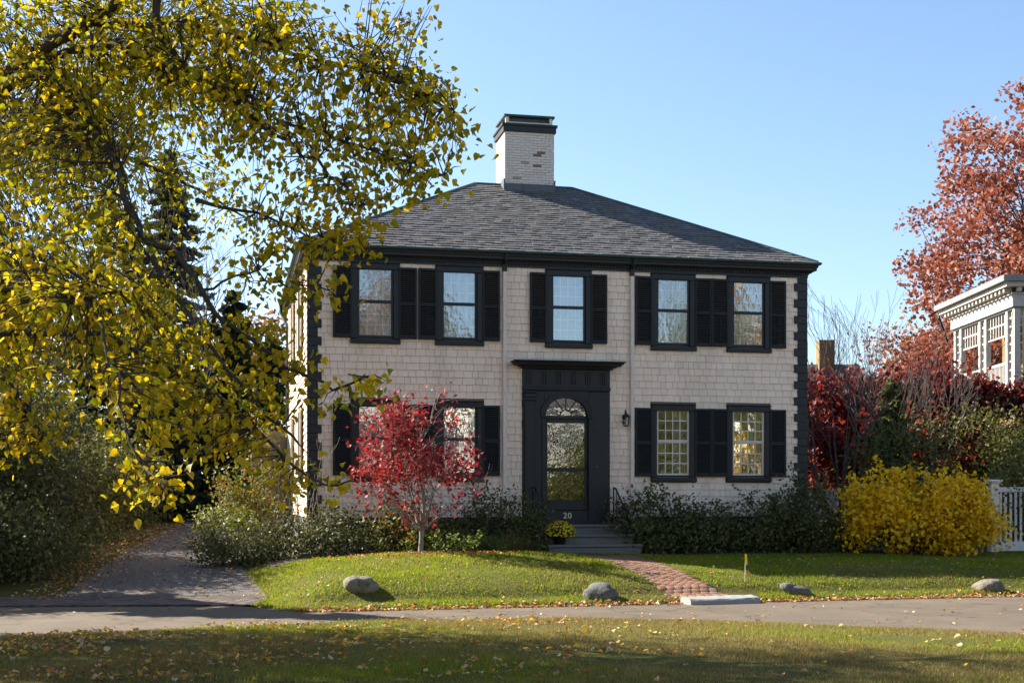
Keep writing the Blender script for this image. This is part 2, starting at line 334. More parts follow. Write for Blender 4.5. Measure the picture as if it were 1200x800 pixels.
def np_obj(name, V, T, mats, parent=None, origin=None, mi=None, smooth=False, kind=None):
    V = np.asarray(V, float)
    if origin is not None: V = V - np.asarray(origin)
    o = bpy.data.objects.new(name, np_mesh(name, V, T, mats, mi, smooth)); link(o, parent)
    if parent is None and origin is not None: o.location = origin
    if kind: o['kind'] = kind
    return o

# leaf shapes: x = along the leaf, y = across, z = normal
SH = {
 'diamond': (np.array([(0, 0, 0), (0.5, -0.32, 0.06), (1, 0, 0), (0.5, 0.32, 0.06)]) - (0.5, 0, 0), np.array([(0, 1, 2), (0, 2, 3)])),
 'heart': (np.array([(0, 0, 0), (-0.10, -0.22, 0.05), (0.10, -0.43, 0.16), (0.45, -0.42, 0.13), (0.78, -0.20, 0.0), (1.05, 0, -0.22),
                     (0.78, 0.20, -0.02), (0.45, 0.40, 0.10), (0.10, 0.44, 0.13), (-0.10, 0.22, 0.05)]),
           np.array([(0, 1, 2), (0, 2, 3), (0, 3, 4), (0, 4, 5), (0, 5, 6), (0, 6, 7), (0, 7, 8), (0, 8, 9)])),
 'maple': (np.array([(0, 0, 0), (0.15, -0.42, 0.05), (0.42, -0.22, 0.02), (0.7, -0.42, 0.05), (0.72, -0.14, 0), (1.05, 0, -0.05),
                     (0.72, 0.14, 0), (0.7, 0.42, 0.05), (0.42, 0.22, 0.02), (0.15, 0.42, 0.05)]),
           np.array([(0, 1, 2), (0, 2, 4), (2, 3, 4), (0, 4, 5), (0, 5, 6), (0, 6, 8), (6, 7, 8), (0, 8, 9)])),
 'blade': (np.array([(0, -0.5, 0), (0, 0.5, 0), (1, 0, 0)]), np.array([(0, 1, 2)])),
 'needle': (np.array([(0, -0.10, 0), (1, -0.04, 0), (1, 0.04, 0), (0, 0.10, 0)]), np.array([(0, 1, 2), (0, 2, 3)])),
}
def frames(ax, nz):                                             # orthonormal frames from axis and rough normal
    ax = ax / (np.linalg.norm(ax, axis=1, keepdims=True) + 1e-9)
    nz = nz - ax * np.sum(ax * nz, axis=1, keepdims=True)
    nz = nz / (np.linalg.norm(nz, axis=1, keepdims=True) + 1e-9)
    return ax, np.cross(nz, ax), nz
def leaves(P, ax, nz, size, shape):
    base, tri = SH[shape]; ax, ay, nz = frames(ax, nz); n, k = len(P), len(base)
    size = np.broadcast_to(np.asarray(size, float), (n,)).reshape(n, 1, 1)
    V = P[:, None, :] + size * (base[None, :, 0:1] * ax[:, None, :] + base[None, :, 1:2] * ay[:, None, :] + base[None, :, 2:3] * nz[:, None, :])
    T = tri[None] + (np.arange(n) * k)[:, None, None]
    return V.reshape(-1, 3), T.reshape(-1, 3), len(tri)
def rnd(n): return RNG.normal(size=(n, 3))
def sph(n):
    v = rnd(n); return v / np.linalg.norm(v, axis=1, keepdims=True)
def foliage(name, P, size, mats, parent, origin, shape='diamond', droop=0.3, out=None, prob=None, jit=0.35, kind='stuff'):
    n = len(P); ax = rnd(n); ax[:, 2] -= droop
    nz = rnd(n) * 0.7 + (out if out is not None else np.array([(0, 0, 0.7)]))
    V, T, k = leaves(P, ax, nz, size * (1 + jit * (RNG.random(n) * 2 - 1)), shape)
    mats = mats if isinstance(mats, list) else [mats]
    mi = None
    if len(mats) > 1:
        mi = np.repeat(RNG.choice(len(mats), n, p=prob), k)
    return np_obj(name, V, T, mats, parent, origin, mi, kind=kind)

# ------------------------------------------------------------------ the ground
def axis_pts(spans):
    a = []
    for lo, hi, st in spans: a += list(np.arange(lo, hi, st))
    a.append(spans[-1][1]); return np.array(a)
gx = axis_pts([(-1500, -300, 240), (-300, -60, 40), (-60, -14, 4), (-14, 15, 0.2), (15, 60, 3), (60, 300, 40), (300, 1500, 240)])
gy = axis_pts([(-1500, -300, 240), (-300, -40, 40), (-40, 8, 4), (8, 34, 0.16), (34, 60, 1.5), (60, 300, 30), (300, 1500, 240)])
GX, GY = np.meshgrid(gx, gy); GZ = H(GX, GY)
road_in = (GY < far_edge(GX) - 0.05) & (GY > near_edge(GX) + 0.05)
drv_in = (GX < drive_right(GY) - 0.05) & (GX > drive_left(GY) + 0.05) & (GY < 46) & (GY > far_edge(GX) - 0.1)
GZ = GZ - 0.03 * road_in - 0.04 * drv_in
nx, ny = len(gx), len(gy)
idx = np.arange(nx * ny).reshape(ny, nx)
Q = np.stack([idx[:-1, :-1], idx[:-1, 1:], idx[1:, 1:], idx[1:, :-1]], -1).reshape(-1, 4)
tag(np_obj('ground', np.stack([GX, GY, GZ], -1).reshape(-1, 3), Q, M['ground'], smooth=True), kind='structure', label='grassy ground of front lawn and verge', cat='ground')

def strip(name, L, Rr, nseg, off, mat, label, edge=0.0):         # sheet between two polylines (same count), draped on H
    L = np.array(L, float); Rr = np.array(Rr, float); t = np.linspace(0, 1, nseg + 1)[None, :, None]
    P = L[:, None, :] * (1 - t) + Rr[:, None, :] * t
    Z = H(P[..., 0], P[..., 1]) + off
    V = np.concatenate([P, Z[..., None]], -1).reshape(-1, 3)
    n, k = P.shape[:2]; ii = np.arange(n * k).reshape(n, k)
    Qd = np.stack([ii[:-1, :-1], ii[:-1, 1:], ii[1:, 1:], ii[1:, :-1]], -1).reshape(-1, 4)
    o = np_obj(name, V, Qd, mat, smooth=True); return tag(o, label, 'paving', None, 'structure')
xs = np.concatenate([np.arange(-60, -14, 3), np.arange(-14, 15, 0.15), np.arange(15, 61, 3)])
rz_far = far_edge(xs) - 0.02; rz_near = near_edge(xs) + 0.02
Vr = []
tt = np.linspace(0, 1, 13)
RX = np.repeat(xs[:, None], 13, 1); RY = rz_near[:, None] * (1 - tt) + rz_far[:, None] * tt
RZ = np.full_like(RX, 0.004) + 0.025 * np.sin(np.pi * tt)[None, :] ** 2 * 0.4
ii = np.arange(RX.size).reshape(RX.shape)
Qr = np.stack([ii[:-1, :-1], ii[1:, :-1], ii[1:, 1:], ii[:-1, 1:]], -1).reshape(-1, 4)
tag(np_obj('road', np.stack([RX, RY, RZ], -1).reshape(-1, 3), Qr, M['road'], smooth=True), 'narrow worn asphalt lane in front of the lawn', 'road', None, 'structure')
dy = np.linspace(22.62, 45, 90)
strip('driveway', np.stack([drive_left(dy), dy], -1), np.stack([drive_right(dy) - 0.02, dy], -1), 14, 0.006, M['gravel'], 'grey gravel driveway beside the house')

def bricks_on(name, parent, cells, mat, th=0.03):                # cells: list of (cx, cy, ang, len, wid)
    V, T = [], []
    for cx, cy, a, l, w in cells:
        ca, sa = math.cos(a), math.sin(a); z = h1(cx, cy) + 0.012 + random.uniform(-0.004, 0.004)
        b = len(V)
        for dz, k in ((-th, 1.0), (-0.004, 1.0), (0, 0.92)):
            for sx, sy in ((-1, -1), (1, -1), (1, 1), (-1, 1)):
                x, y = sx * l * 0.5 * k, sy * w * 0.5 * k
                zz = float(H(cx + x * ca - y * sa, cy + x * sa + y * ca)) - h1(cx, cy)
                V.append((cx + x * ca - y * sa, cy + x * sa + y * ca, z + dz + zz))
        for r in (0, 4):
            for k in range(4): T.append((b + r + k, b + r + (k + 1) % 4, b + r + 4 + (k + 1) % 4, b + r + 4 + k))
        T.append((b + 8, b + 9, b + 10, b + 11))
    return np_obj(name, V, T, mat, parent, kind='stuff')
# paver strip across the driveway mouth
P0 = strip('paver_apron', [(-9.4, 21.72), (-7.5, 21.82), (-4.2, 21.97)], [(-9.4, 23.1), (-7.5, 23.15), (-4.2, 23.25)], 12, 0.008, M['soil'], 'dark brick strip across the driveway mouth')
cells = []
for i in range(-10, 60):
    for j in range(14):
        a_ = R(58); p, q = i * 0.215 + 0.107 * (j % 2), j * 0.109
        x = -9.4 + i * 0.1075 + j * 0.02; y = 21.78 + 0.05 * (x + 9.4) * .9 + j * 0.1
        if i % 2: continue
        if -9.35 < x < -4.3 and y < 23.1: cells.append((x, y, R(12) + random.uniform(-.02, .02), 0.207, 0.094))
bricks_on('paver_brick', P0, cells, M['paver_dark'])
# brick path from the steps to the lane, curving right
def bez(p0, p1, p2, n):
    return [((1 - t) ** 2 * p0[0] + 2 * t * (1 - t) * p1[0] + t * t * p2[0], (1 - t) ** 2 * p0[1] + 2 * t * (1 - t) * p1[1] + t * t * p2[1]) for t in np.linspace(0, 1, n)]
def edge_curve(P, n=40):
    P = np.array(P); t = np.linspace(0, len(P) - 1, n); k = np.arange(len(P)); q = np.stack([np.interp(t, k, P[:, 0]), np.interp(t, k, P[:, 1])], -1)
    for _ in range(6): q[1:-1] = (q[:-2] + 2 * q[1:-1] + q[2:]) / 4
    return [tuple(map(float, p)) for p in q]
pl = edge_curve([(0.95, 28.0), (1.2, 27.3), (1.75, 25.5), (2.2, 24.2), (2.6, 23.1), (2.98, 22.6)])
pr = edge_curve([(2.6, 28.35), (2.62, 27.5), (2.75, 25.8), (3.05, 24.3), (3.5, 23.4), (4.25, 23.0)])
path = strip('brick_path', pl, pr, 8, 0.007, M['sand'], 'red brick path curving from the front steps to the lane')
cells = []
acc = 0.0
row = 0
for i in range(len(pl) - 1):
    a0, b0, a1, b1 = Vector(pl[i]), Vector(pr[i]), Vector(pl[i + 1]), Vector(pr[i + 1])
    L = ((a1 - a0).length + (b1 - b0).length) / 2; k = max(1, round(L / 0.082))
    for r in range(k):
        t = (r + 0.5) / k; A = a0.lerp(a1, t); B = b0.lerp(b1, t); W = (B - A).length; n = int(W / 0.150)
        ang = math.atan2((B - A).y, (B - A).x); row += 1; off = 0.5 * (row % 2)
        for j in range(n):
            s = (j + 0.25 + off * 1.0) / n
            if s > 0.985: continue
            p = A.lerp(B, s); cells.append((p.x, p.y, ang + random.uniform(-.02, .02), 0.143, L / k - 0.006))
bricks_on('brick', path, cells, M['paver'])
# planting bed along the house
bl = [loc2w(u, -1.75 - (0.9 if u < 3.5 else 0)) for u in np.linspace(-0.9, 16, 50)]
br = [loc2w(u, 0.3) for u in np.linspace(-0.9, 16, 50)]
strip('planting_bed', bl, br, 10, 0.012, M['soil'], 'dark mulched planting bed along the house')

# granite slab at the end of the path
mb = MB()
s0, s1 = Vector((2.98, 22.15)), Vector((4.22, 22.62)); d = (s1 - s0).normalized(); nrm = Vector((-d.y, d.x))
N = 10
for i in range(N + 1):
    p = s0.lerp(s1, i / N); k = 0.04 if i in (0, N) else 0
    for q, z in ((0.0 + k, -0.05), (0.02 + k, 0.075), (0.05 + k, 0.10), (0.40 - k, 0.125), (0.46 - k, 0.09), (0.48 - k, -0.05)):
        pp = p + nrm * q; mb.v.append((pp.x, pp.y, 0.0 + z + random.uniform(-.006, .006)))
for i in range(N):
    for k in range(5):
        a = i * 6 + k; mb.f.append((a, a + 6, a + 7, a + 1)); mb.mi.append(0)
mb.f.append(tuple(range(6))); mb.f.append(tuple(N * 6 + k for k in range(5, -1, -1)))
tag(mb.build('granite_slab', M['slab'], None, (3.6, 22.4, 0)), 'pale granite slab at the lane end of the brick path', 'stone slab')

# boulders
def boulder(px, py, z, rx, ry, rz, seed, mat, label, tilt=0.0, slant=0.0):
    rng = np.random.default_rng(seed)
    n, m = 28, 16; V = []; ks = [rng.normal(size=3) * s for s in (1.3, 1.8, 2.6, 3.6, 5.5, 7)]; ph = rng.random(6) * 6
    for j in range(m + 1):
        th = PI * j / m
        for i in range(n):
            p = np.array([math.sin(th) * math.cos(2 * PI * i / n), math.sin(th) * math.sin(2 * PI * i / n), math.cos(th)])
            q = np.sign(p) * np.abs(p) ** 0.85
            r = 1 + sum(a * math.sin(k @ p + f) for a, k, f in zip((0.10, 0.09, 0.07, 0.05, 0.03, 0.02), ks, ph))
            q = q * r; x, y, zz = q[0] * rx, q[1] * ry, q[2] * rz
            zz += slant * x
            V.append((x * math.cos(tilt) - y * math.sin(tilt), x * math.sin(tilt) + y * math.cos(tilt), zz))
    T = [(j * n + i, (j + 1) * n + i, (j + 1) * n + (i + 1) % n, j * n + (i + 1) % n) for j in range(m) for i in range(n)]
    X = (px - 600) * z / F; loc = (X, z, h1(X, z) + rz * 0.30)
    o = np_obj('boulder', V, T, mat, None, None, smooth=True); o.location = loc
    return tag(o, label, 'boulder', 'boulders along the lawn edge')
boulder(420, 692, 22.0, 0.28, 0.22, 0.18, 5, M['rock_tan'], 'rounded tan boulder on the grass left of the red tree shadow', 0.2, -0.08)
boulder(703, 688, 22.6, 0.28, 0.22, 0.17, 8, M['rock_grey'], 'dark grey boulder on the lawn between red tree and path', -0.1, -0.05)
boulder(934, 687, 23.6, 0.30, 0.16, 0.13, 14, M['rock_grey'], 'low slanting boulder in the grass right of the granite slab', 0.2, -0.30)
boulder(1158, 679, 24.6, 0.31, 0.22, 0.14, 21, M['rock_tan'], 'flat topped brownish boulder near the white picket fence', 0.1, -0.02)

# marker stake
sx, sz = (873 - 600) * 23.9 / F, 23.9
st = empty('marker_stake', (sx, sz, h1(sx, sz)), 'thin marker stake with yellow orange flag in the right lawn', 'marker stake')
MB().tube([(0, 0, -0.05), (0.005, 0, 0.26), (0.012, 0, 0.50)], 0.007, 6).build('rod', M['stake'], st)
MB().add([(0.0, -0.012, 0.31), (0.045, -0.02, 0.30), (0.03, -0.025, 0.49), (0.0, -0.012, 0.50), (0.0, -0.008, 0.31), (0.045, -0.016, 0.30), (0.03, -0.021, 0.49), (0.0, -0.008, 0.50)],
         [(0, 1, 2, 3), (7, 6, 5, 4), (0, 4, 5, 1), (1, 5, 6, 2), (2, 6, 7, 3), (3, 7, 4, 0)]).build('flag', M['flag'], st)

# ------------------------------------------------------------------ THE HOUSE (local x along the facade, y into the house, z up)
house = empty('shingled_house', (CX, CY, 0), 'cream shingled two storey house with black shutters, slate hip roof and chimney', 'house', None, HA)
HW, HD = 11.63, 8.8
WIN_U = [1.45, 3.33, 5.845, 8.34, 10.19]
openings = []                                                    # (u0,u1,z0,z1) on the front wall
for i, cu in enumerate(WIN_U): openings.append((cu - 0.40, cu + 0.40, 5.30, 6.86))
for i in (0, 1, 3, 4): openings.append((WIN_U[i] - 0.40, WIN_U[i] + 0.40, 2.28, 3.84))
DOOR_C = 5.79
openings.append((DOOR_C - 0.51, DOOR_C + 0.51, 1.5, 4.07))
blocked = [(cu - 0.55, cu + 0.55, 5.21, 7.0) for cu in WIN_U] + [(WIN_U[i] - 0.55, WIN_U[i] + 0.55, 2.165, 3.955) for i in (0, 1, 3, 4)] + [(4.765, 6.81, 1.0, 4.72)]
SIDE_W = [2.5, 6.3]
side_open = [(c - 0.4, c + 0.4, z0, z0 + 1.56) for c in SIDE_W for z0 in (5.30, 2.28)]
Z0, Z1 = 0.35, 7.0
def holed(mb, x0, x1, z0, z1, holes, fn):
    xs_ = sorted({x0, x1, *[h[0] for h in holes], *[h[1] for h in holes]}); zs_ = sorted({z0, z1, *[h[2] for h in holes], *[h[3] for h in holes]})
    for a, b in zip(xs_, xs_[1:]):
        for c, d in zip(zs_, zs_[1:]):
            mx_, mz_ = (a + b) / 2, (c + d) / 2
            if any(h[0] < mx_ < h[1] and h[2] < mz_ < h[3] for h in holes): continue
            fn(mb, a, b, c, d)
mb = MB()
holed(mb, 0, HW, Z0, Z1, openings, lambda m, a, b, c, d: m.box(a, b, 0, 0.15, c, d))
mb.build('front_wall', M['wall'], house)
mb = MB()
holed(mb, 0.15, HD, Z0, Z1, side_open, lambda m, a, b, c, d: m.box(0, 0.15, a, b, c, d))
mb.build('left_wall', M['wall'], house)
MB().box(HW - 0.15, HW, 0.15, HD, Z0, Z1).build('right_wall', M['wall'], house)
MB().box(0.15, HW - 0.15, HD - 0.15, HD, Z0, Z1).build('rear_wall', M['wall'], house)
MB().box(-0.01, HW + 0.01, -0.035, -0.001, 0.2, 1.35).build('foundation', M['trim'], house)
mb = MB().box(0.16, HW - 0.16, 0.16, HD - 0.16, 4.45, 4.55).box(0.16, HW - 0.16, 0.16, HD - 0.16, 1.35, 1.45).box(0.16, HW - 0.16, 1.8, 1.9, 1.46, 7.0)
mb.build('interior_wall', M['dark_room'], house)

# shingles
EXPO = 0.1555
def shingle_rows(x0, x1, z0, z1, holes, seed):
    rng = random.Random(seed); out = []
    z = z0; row = 0
    while z < z1 - 0.02:
        x = x0 - rng.uniform(0, 0.15)
        while x < x1:
            w = rng.choice((0.13, 0.17, 0.2, 0.23, 0.27, 0.15, 0.21)) * rng.uniform(0.92, 1.08)
            a, b = max(x, x0), min(x + w, x1); x += w
            if b - a < 0.02: continue
            segs = [(a, b)]
            for h in holes:
                if h[2] < z + EXPO * 0.5 < h[3]:
                    ns = []
                    for p, q in segs:
                        if h[1] <= p or h[0] >= q: ns.append((p, q)); continue
                        if p < h[0]: ns.append((p, h[0]))
                        if q > h[1]: ns.append((h[1], q))
                    segs = ns
            for p, q in segs:
                if q - p > 0.02: out.append((p + 0.003, q - 0.003, z + rng.uniform(-0.003, 0.003), rng.uniform(0, 0.004)))
        z += EXPO; row += 1
    return out
def shingle_geo(mb, a, b, z, j, zt, side=False):
    y0, y1 = -0.034 - j, -0.010 - j
    vs = [(a, y0, z), (b, y0, z), (b, -0.001, z), (a, -0.001, z), (a, y1, zt), (b, y1, zt), (b, -0.001, zt), (a, -0.001, zt)]
    if side: vs = [(y, x, zz) for x, y, zz in vs]
    mb.add(vs, [(0, 3, 2, 1), (0, 1, 5, 4), (1, 2, 6, 5), (3, 0, 4, 7)] if not side else [(0, 1, 2, 3), (0, 4, 5, 1), (1, 5, 6, 2), (3, 7, 4, 0)])
rows = shingle_rows(0.19, HW - 0.19, 1.36, 6.98, blocked, 5)
rows.sort(key=lambda r: r[0])
big = [r for r in rows if r[1] - r[0] > 0.12 and not any(sa <= (r[0] + r[1]) / 2 <= sb and zb < r[2] < zt_ for sa, sb, zb, zt_ in [(c + s * 0.72 - 0.22, c + s * 0.72 + 0.22, z, z + 1.6) for c in WIN_U for s in (-1, 1) for z in (2.2, 5.25)])
       and 4.0 > r[2] or (r[1] - r[0] > 0.15 and r[2] > 4.0 and r[0] < 4.3)]
big = [r for r in big if r[0] > 0.28 and r[2] > 1.9][:300]
bigset = set(big)
unit = MB(); shingle_geo(unit, -0.5, 0.5, 0, 0, EXPO); unit_me = None
for a, b, z, j in big:
    if unit_me is None:
        o = unit.build('shingle', M['shingle'], house); unit_me = o.data
    else:
        o = bpy.data.objects.new('shingle', unit_me); link(o, house)
    o.location = ((a + b) / 2, -j, z); o.scale = (b - a, 1, min(1, (6.98 - z) / EXPO))
mb = MB()
for r in rows:
    if r in bigset: continue
    shingle_geo(mb, r[0], r[1], r[2], r[3], min(r[2] + EXPO, 6.98))
mb.build('shingle_siding', M['shingle'], house, kind='stuff')
mb = MB()
sblk = [(c - 0.55, c + 0.55, z0 - 0.1, z0 + 1.7) for c in SIDE_W for z0 in (5.30, 2.28)]
for a, b, z, j in shingle_rows(0.19, HD - 0.05, 1.36, 6.98, sblk, 9): shingle_geo(mb, a, b, z, j, min(z + EXPO, 6.98), True)
mb.build('shingle_siding', M['shingle'], house, kind='stuff')

# quoins
zq = 0.7; k = 0
while zq < 6.96:
    h = min(0.192, 6.975 - zq); wq = 0.275 if k % 2 else 0.185
    for side in (0, 1):
        m_ = MB()
        if side == 0:
            m_.bbox(-0.045, wq, -0.05, -0.002, zq + 0.001, zq + h - 0.001)
        else:
            m_.bbox(HW - wq - 0.03, HW + 0.03, -0.05, -0.002, zq + 0.001, zq + h - 0.001)
            m_.box(HW + 0.002, HW + 0.03, -0.0015, wq, zq + 0.001, zq + h - 0.001)
        m_.build('quoin', M['trim'], house)
    zq += h; k += 1

# cornice swept round the eaves, frieze and dentils
def sweep_rect(mb, prof):
    n = len(prof); cs = [(0, 0), (HW, 0), (HW, HD), (0, HD)]; sg = [(-1, -1), (1, -1), (1, 1), (-1, 1)]
    vs = [(c[0] + s[0] * o, c[1] + s[1] * o, z) for c, s in zip(cs, sg) for o, z in prof]
    fs = []
    for k in range(4):
        for i in range(n - 1):
            a, b = k * n + i, ((k + 1) % 4) * n + i
            fs.append((a, b, b + 1, a + 1))
    mb.add(vs, fs)
mb = MB(); sweep_rect(mb, [(0.0, 6.975), (0.045, 6.975), (0.045, 7.035), (0.06, 7.04), (0.06, 7.075)])
mb.build('frieze', M['trim'], house)
mb = MB(); sweep_rect(mb, [(0.0, 7.078), (0.11, 7.078), (0.125, 7.10), (0.14, 7.115), (0.20, 7.125), (0.20, 7.175), (0.21, 7.18), (0.22, 7.20), (0.23, 7.235), (0.24, 7.245)])
mb.build('cornice', M['trim'], house)
mb = MB(); sweep_rect(mb, [(0.215, 7.2465), (0.265, 7.2465), (0.285, 7.265), (0.29, 7.30), (0.28, 7.305), (0.275, 7.28), (0.23, 7.275)])
mb.build('gutter', M['copper'], house)
mb = MB()
for i in range(150):
    x = 0.1 + i * 0.0765; mb.box(x, x + 0.04, -0.098, -0.061, 7.036, 7.0765)
for i in range(112):
    y = 0.1 + i * 0.0765; mb.box(-0.098, -0.061, y, y + 0.04, 7.036, 7.0765)
mb.build('dentil', M['trim'], house, kind='stuff')

# hip roof in slates
EO, EZ, RZ_, RX0, RX1 = 0.265, 7.29, 9.87, 4.50, 7.07
RY = HD / 2
rv = [(-EO, -EO, EZ), (HW + EO, -EO, EZ), (HW + EO, HD + EO, EZ), (-EO, HD + EO, EZ), (RX0, RY, RZ_), (RX1, RY, RZ_)]
MB().add([(x, y, z - 0.03) for x, y, z in rv], [(0, 1, 5, 4), (1, 2, 5), (2, 3, 4, 5), (3, 0, 4), (3, 2, 1, 0)]).build('roof', M['lead'], house)
roof = [o for o in house.children if o.name.startswith('roof')][0]
def slates(mb, A, B, Tl, Tr, expo=0.165):                        # A,B eave ends; Tl,Tr ridge ends above A,B
    A, B, Tl, Tr = map(Vector, (A, B, Tl, Tr)); ex = (B - A).normalized()
    up0 = (Tl - A); up0 = up0 - ex * up0.dot(ex); slope = up0.length; up = up0.normalized(); nrm = ex.cross(up)
    if nrm.z < 0: nrm = -nrm
    L = (B - A).length; tl = (Tl - A).dot(ex); tr = (Tr - A).dot(ex)
    r = 0; s = 0.0
    while s < slope - 0.03:
        s1 = min(s + expo, slope); x = -random.uniform(0, 0.2)
        while x < L:
            w = random.uniform(0.13, 0.25); a, b = x, x + w; x += w
            def clip(q, sv): return min(max(q, tl * sv / slope), L - (L - tr) * sv / slope)
            a0, b0 = clip(a + .006, s), clip(b - .006, s); a1, b1 = clip(a + .006, s1), clip(b - .006, s1)
            if b0 - a0 < 0.01 and b1 - a1 < 0.01: continue
            j = random.uniform(-0.014, 0.014) if s > 0 else 0; t = random.uniform(0.014, 0.03)
            P = lambda q, sv, h: A + ex * q + up * sv + nrm * h
            mb.add([P(a0, s + j, t), P(b0, s + j, t), P(b1, s1, 0.003), P(a1, s1, 0.003), P(a0, s + j, -0.01), P(b0, s + j, -0.01), P(b1, s1, -0.01), P(a1, s1, -0.01)],
                   [(0, 1, 2, 3), (4, 5, 1, 0), (5, 6, 2, 1), (7, 4, 0, 3)])
        s = s1; r += 1
mb = MB(); slates(mb, rv[0], rv[1], rv[4], rv[5]); slates(mb, rv[3], rv[0], rv[4], rv[4])
slates(mb, rv[1], rv[2], rv[5], rv[5]); slates(mb, rv[2], rv[3], rv[5], rv[4])
mb.build('slate', M['slate'], roof, kind='stuff')
for a, b in ((0, 4), (1, 5), (2, 5), (3, 4), (4, 5)):
    p, q = Vector(rv[a]), Vector(rv[b]); p = p.lerp(q, 0.01)
    MB().tube([p + Vector((0, 0, .008)), q + Vector((0, 0, .012))], 0.035, 6).build('hip_cap' if (a, b) != (4, 5) else 'ridge_cap', M['copper'], roof)

# chimney
c0, c1, d0, d1 = 5.20, 6.49, 4.0, 5.12
chim = MB().box(c0 + .012, c1 - .012, d0 + .012, d1 - .012, 8.9, 11.16).build('chimney', M['mortar'], house)
mb = MB(); z = 9.0; r = 0; bh = 0.0675
while z < 11.14:
    o_ = 0.105 if r % 2 else 0
    for side in (0, 1):
        a0_, a1_ = ((c0, c1), (d0 + 0.012, d1))[side]; x = a0_ - o_
        while x < a1_ - 0.01:
            a, b = max(a0_, x), min(a1_, x + 0.205); x += 0.213
            if b - a < 0.03: continue
            p = random.uniform(0, 0.005)
            if side == 0: mb.bbox(a, b, d0 - p, d0 + 0.011, z, z + bh - 0.009, 0.004)
            else: mb.box(c0 - p, c0 + 0.0115, a, b, z, z + bh - 0.009)
    for y in np.arange(d0, d1, 0.213): mb.box(c1 - 0.0115, c1 + random.uniform(0, .006), y, y + 0.2, z, z + bh - 0.009)
    z += bh; r += 1
mb.build('chimney_brickwork', M['brick_paint'], chim, kind='stuff')
MB().box(c0 - .03, c1 + .03, d0 - .035, d0 - 0.008, 9.58, 9.83).box(c0 - .035, c0 - 0.008, d0 - .03, d0 + 0.45, 9.58, 9.95).box(c1 + 0.009, c1 + .035, d0 - .03, d0 + 0.45, 9.58, 9.95).build('flashing', M['lead'], chim)
mb = MB().box(c0 - .05, c1 + .05, d0 - .05, d1 + .05, 11.162, 11.30).box(c0 - .08, c1 + .08, d0 - .08, d1 + .08, 11.302, 11.36)
mb.build('chimney_cornice', M['trim'], chim)
for x in (c0 + .03, c1 - .11):
    for y in (d0 + .03, d1 - .11): MB().box(x, x + .08, y, y + .08, 11.362, 11.55).build('cap_post', M['cream'], chim)
MB().box(c0 + .115, c1 - .115, d0 + .035, d0 + .10, 11.362, 11.42).build('cap_curb', M['cream'], chim)
MB().box(c0 + .035, c0 + .10, d0 + .115, d1 - .115, 11.362, 11.42).build('cap_curb', M['cream'], chim)
MB().box(c0 + .14, c1 - .14, d0 + .14, d1 - .14, 11.364, 11.549).build('flue', M['lead'], chim)
MB().box(c0 - .02, c1 + .02, d0 - .02, d1 + .02, 11.552, 11.60).box(c0 + .1, c1 - .1, d0 + .1, d1 - .1, 11.602, 11.63).build('chimney_lid', M['copper'], chim)

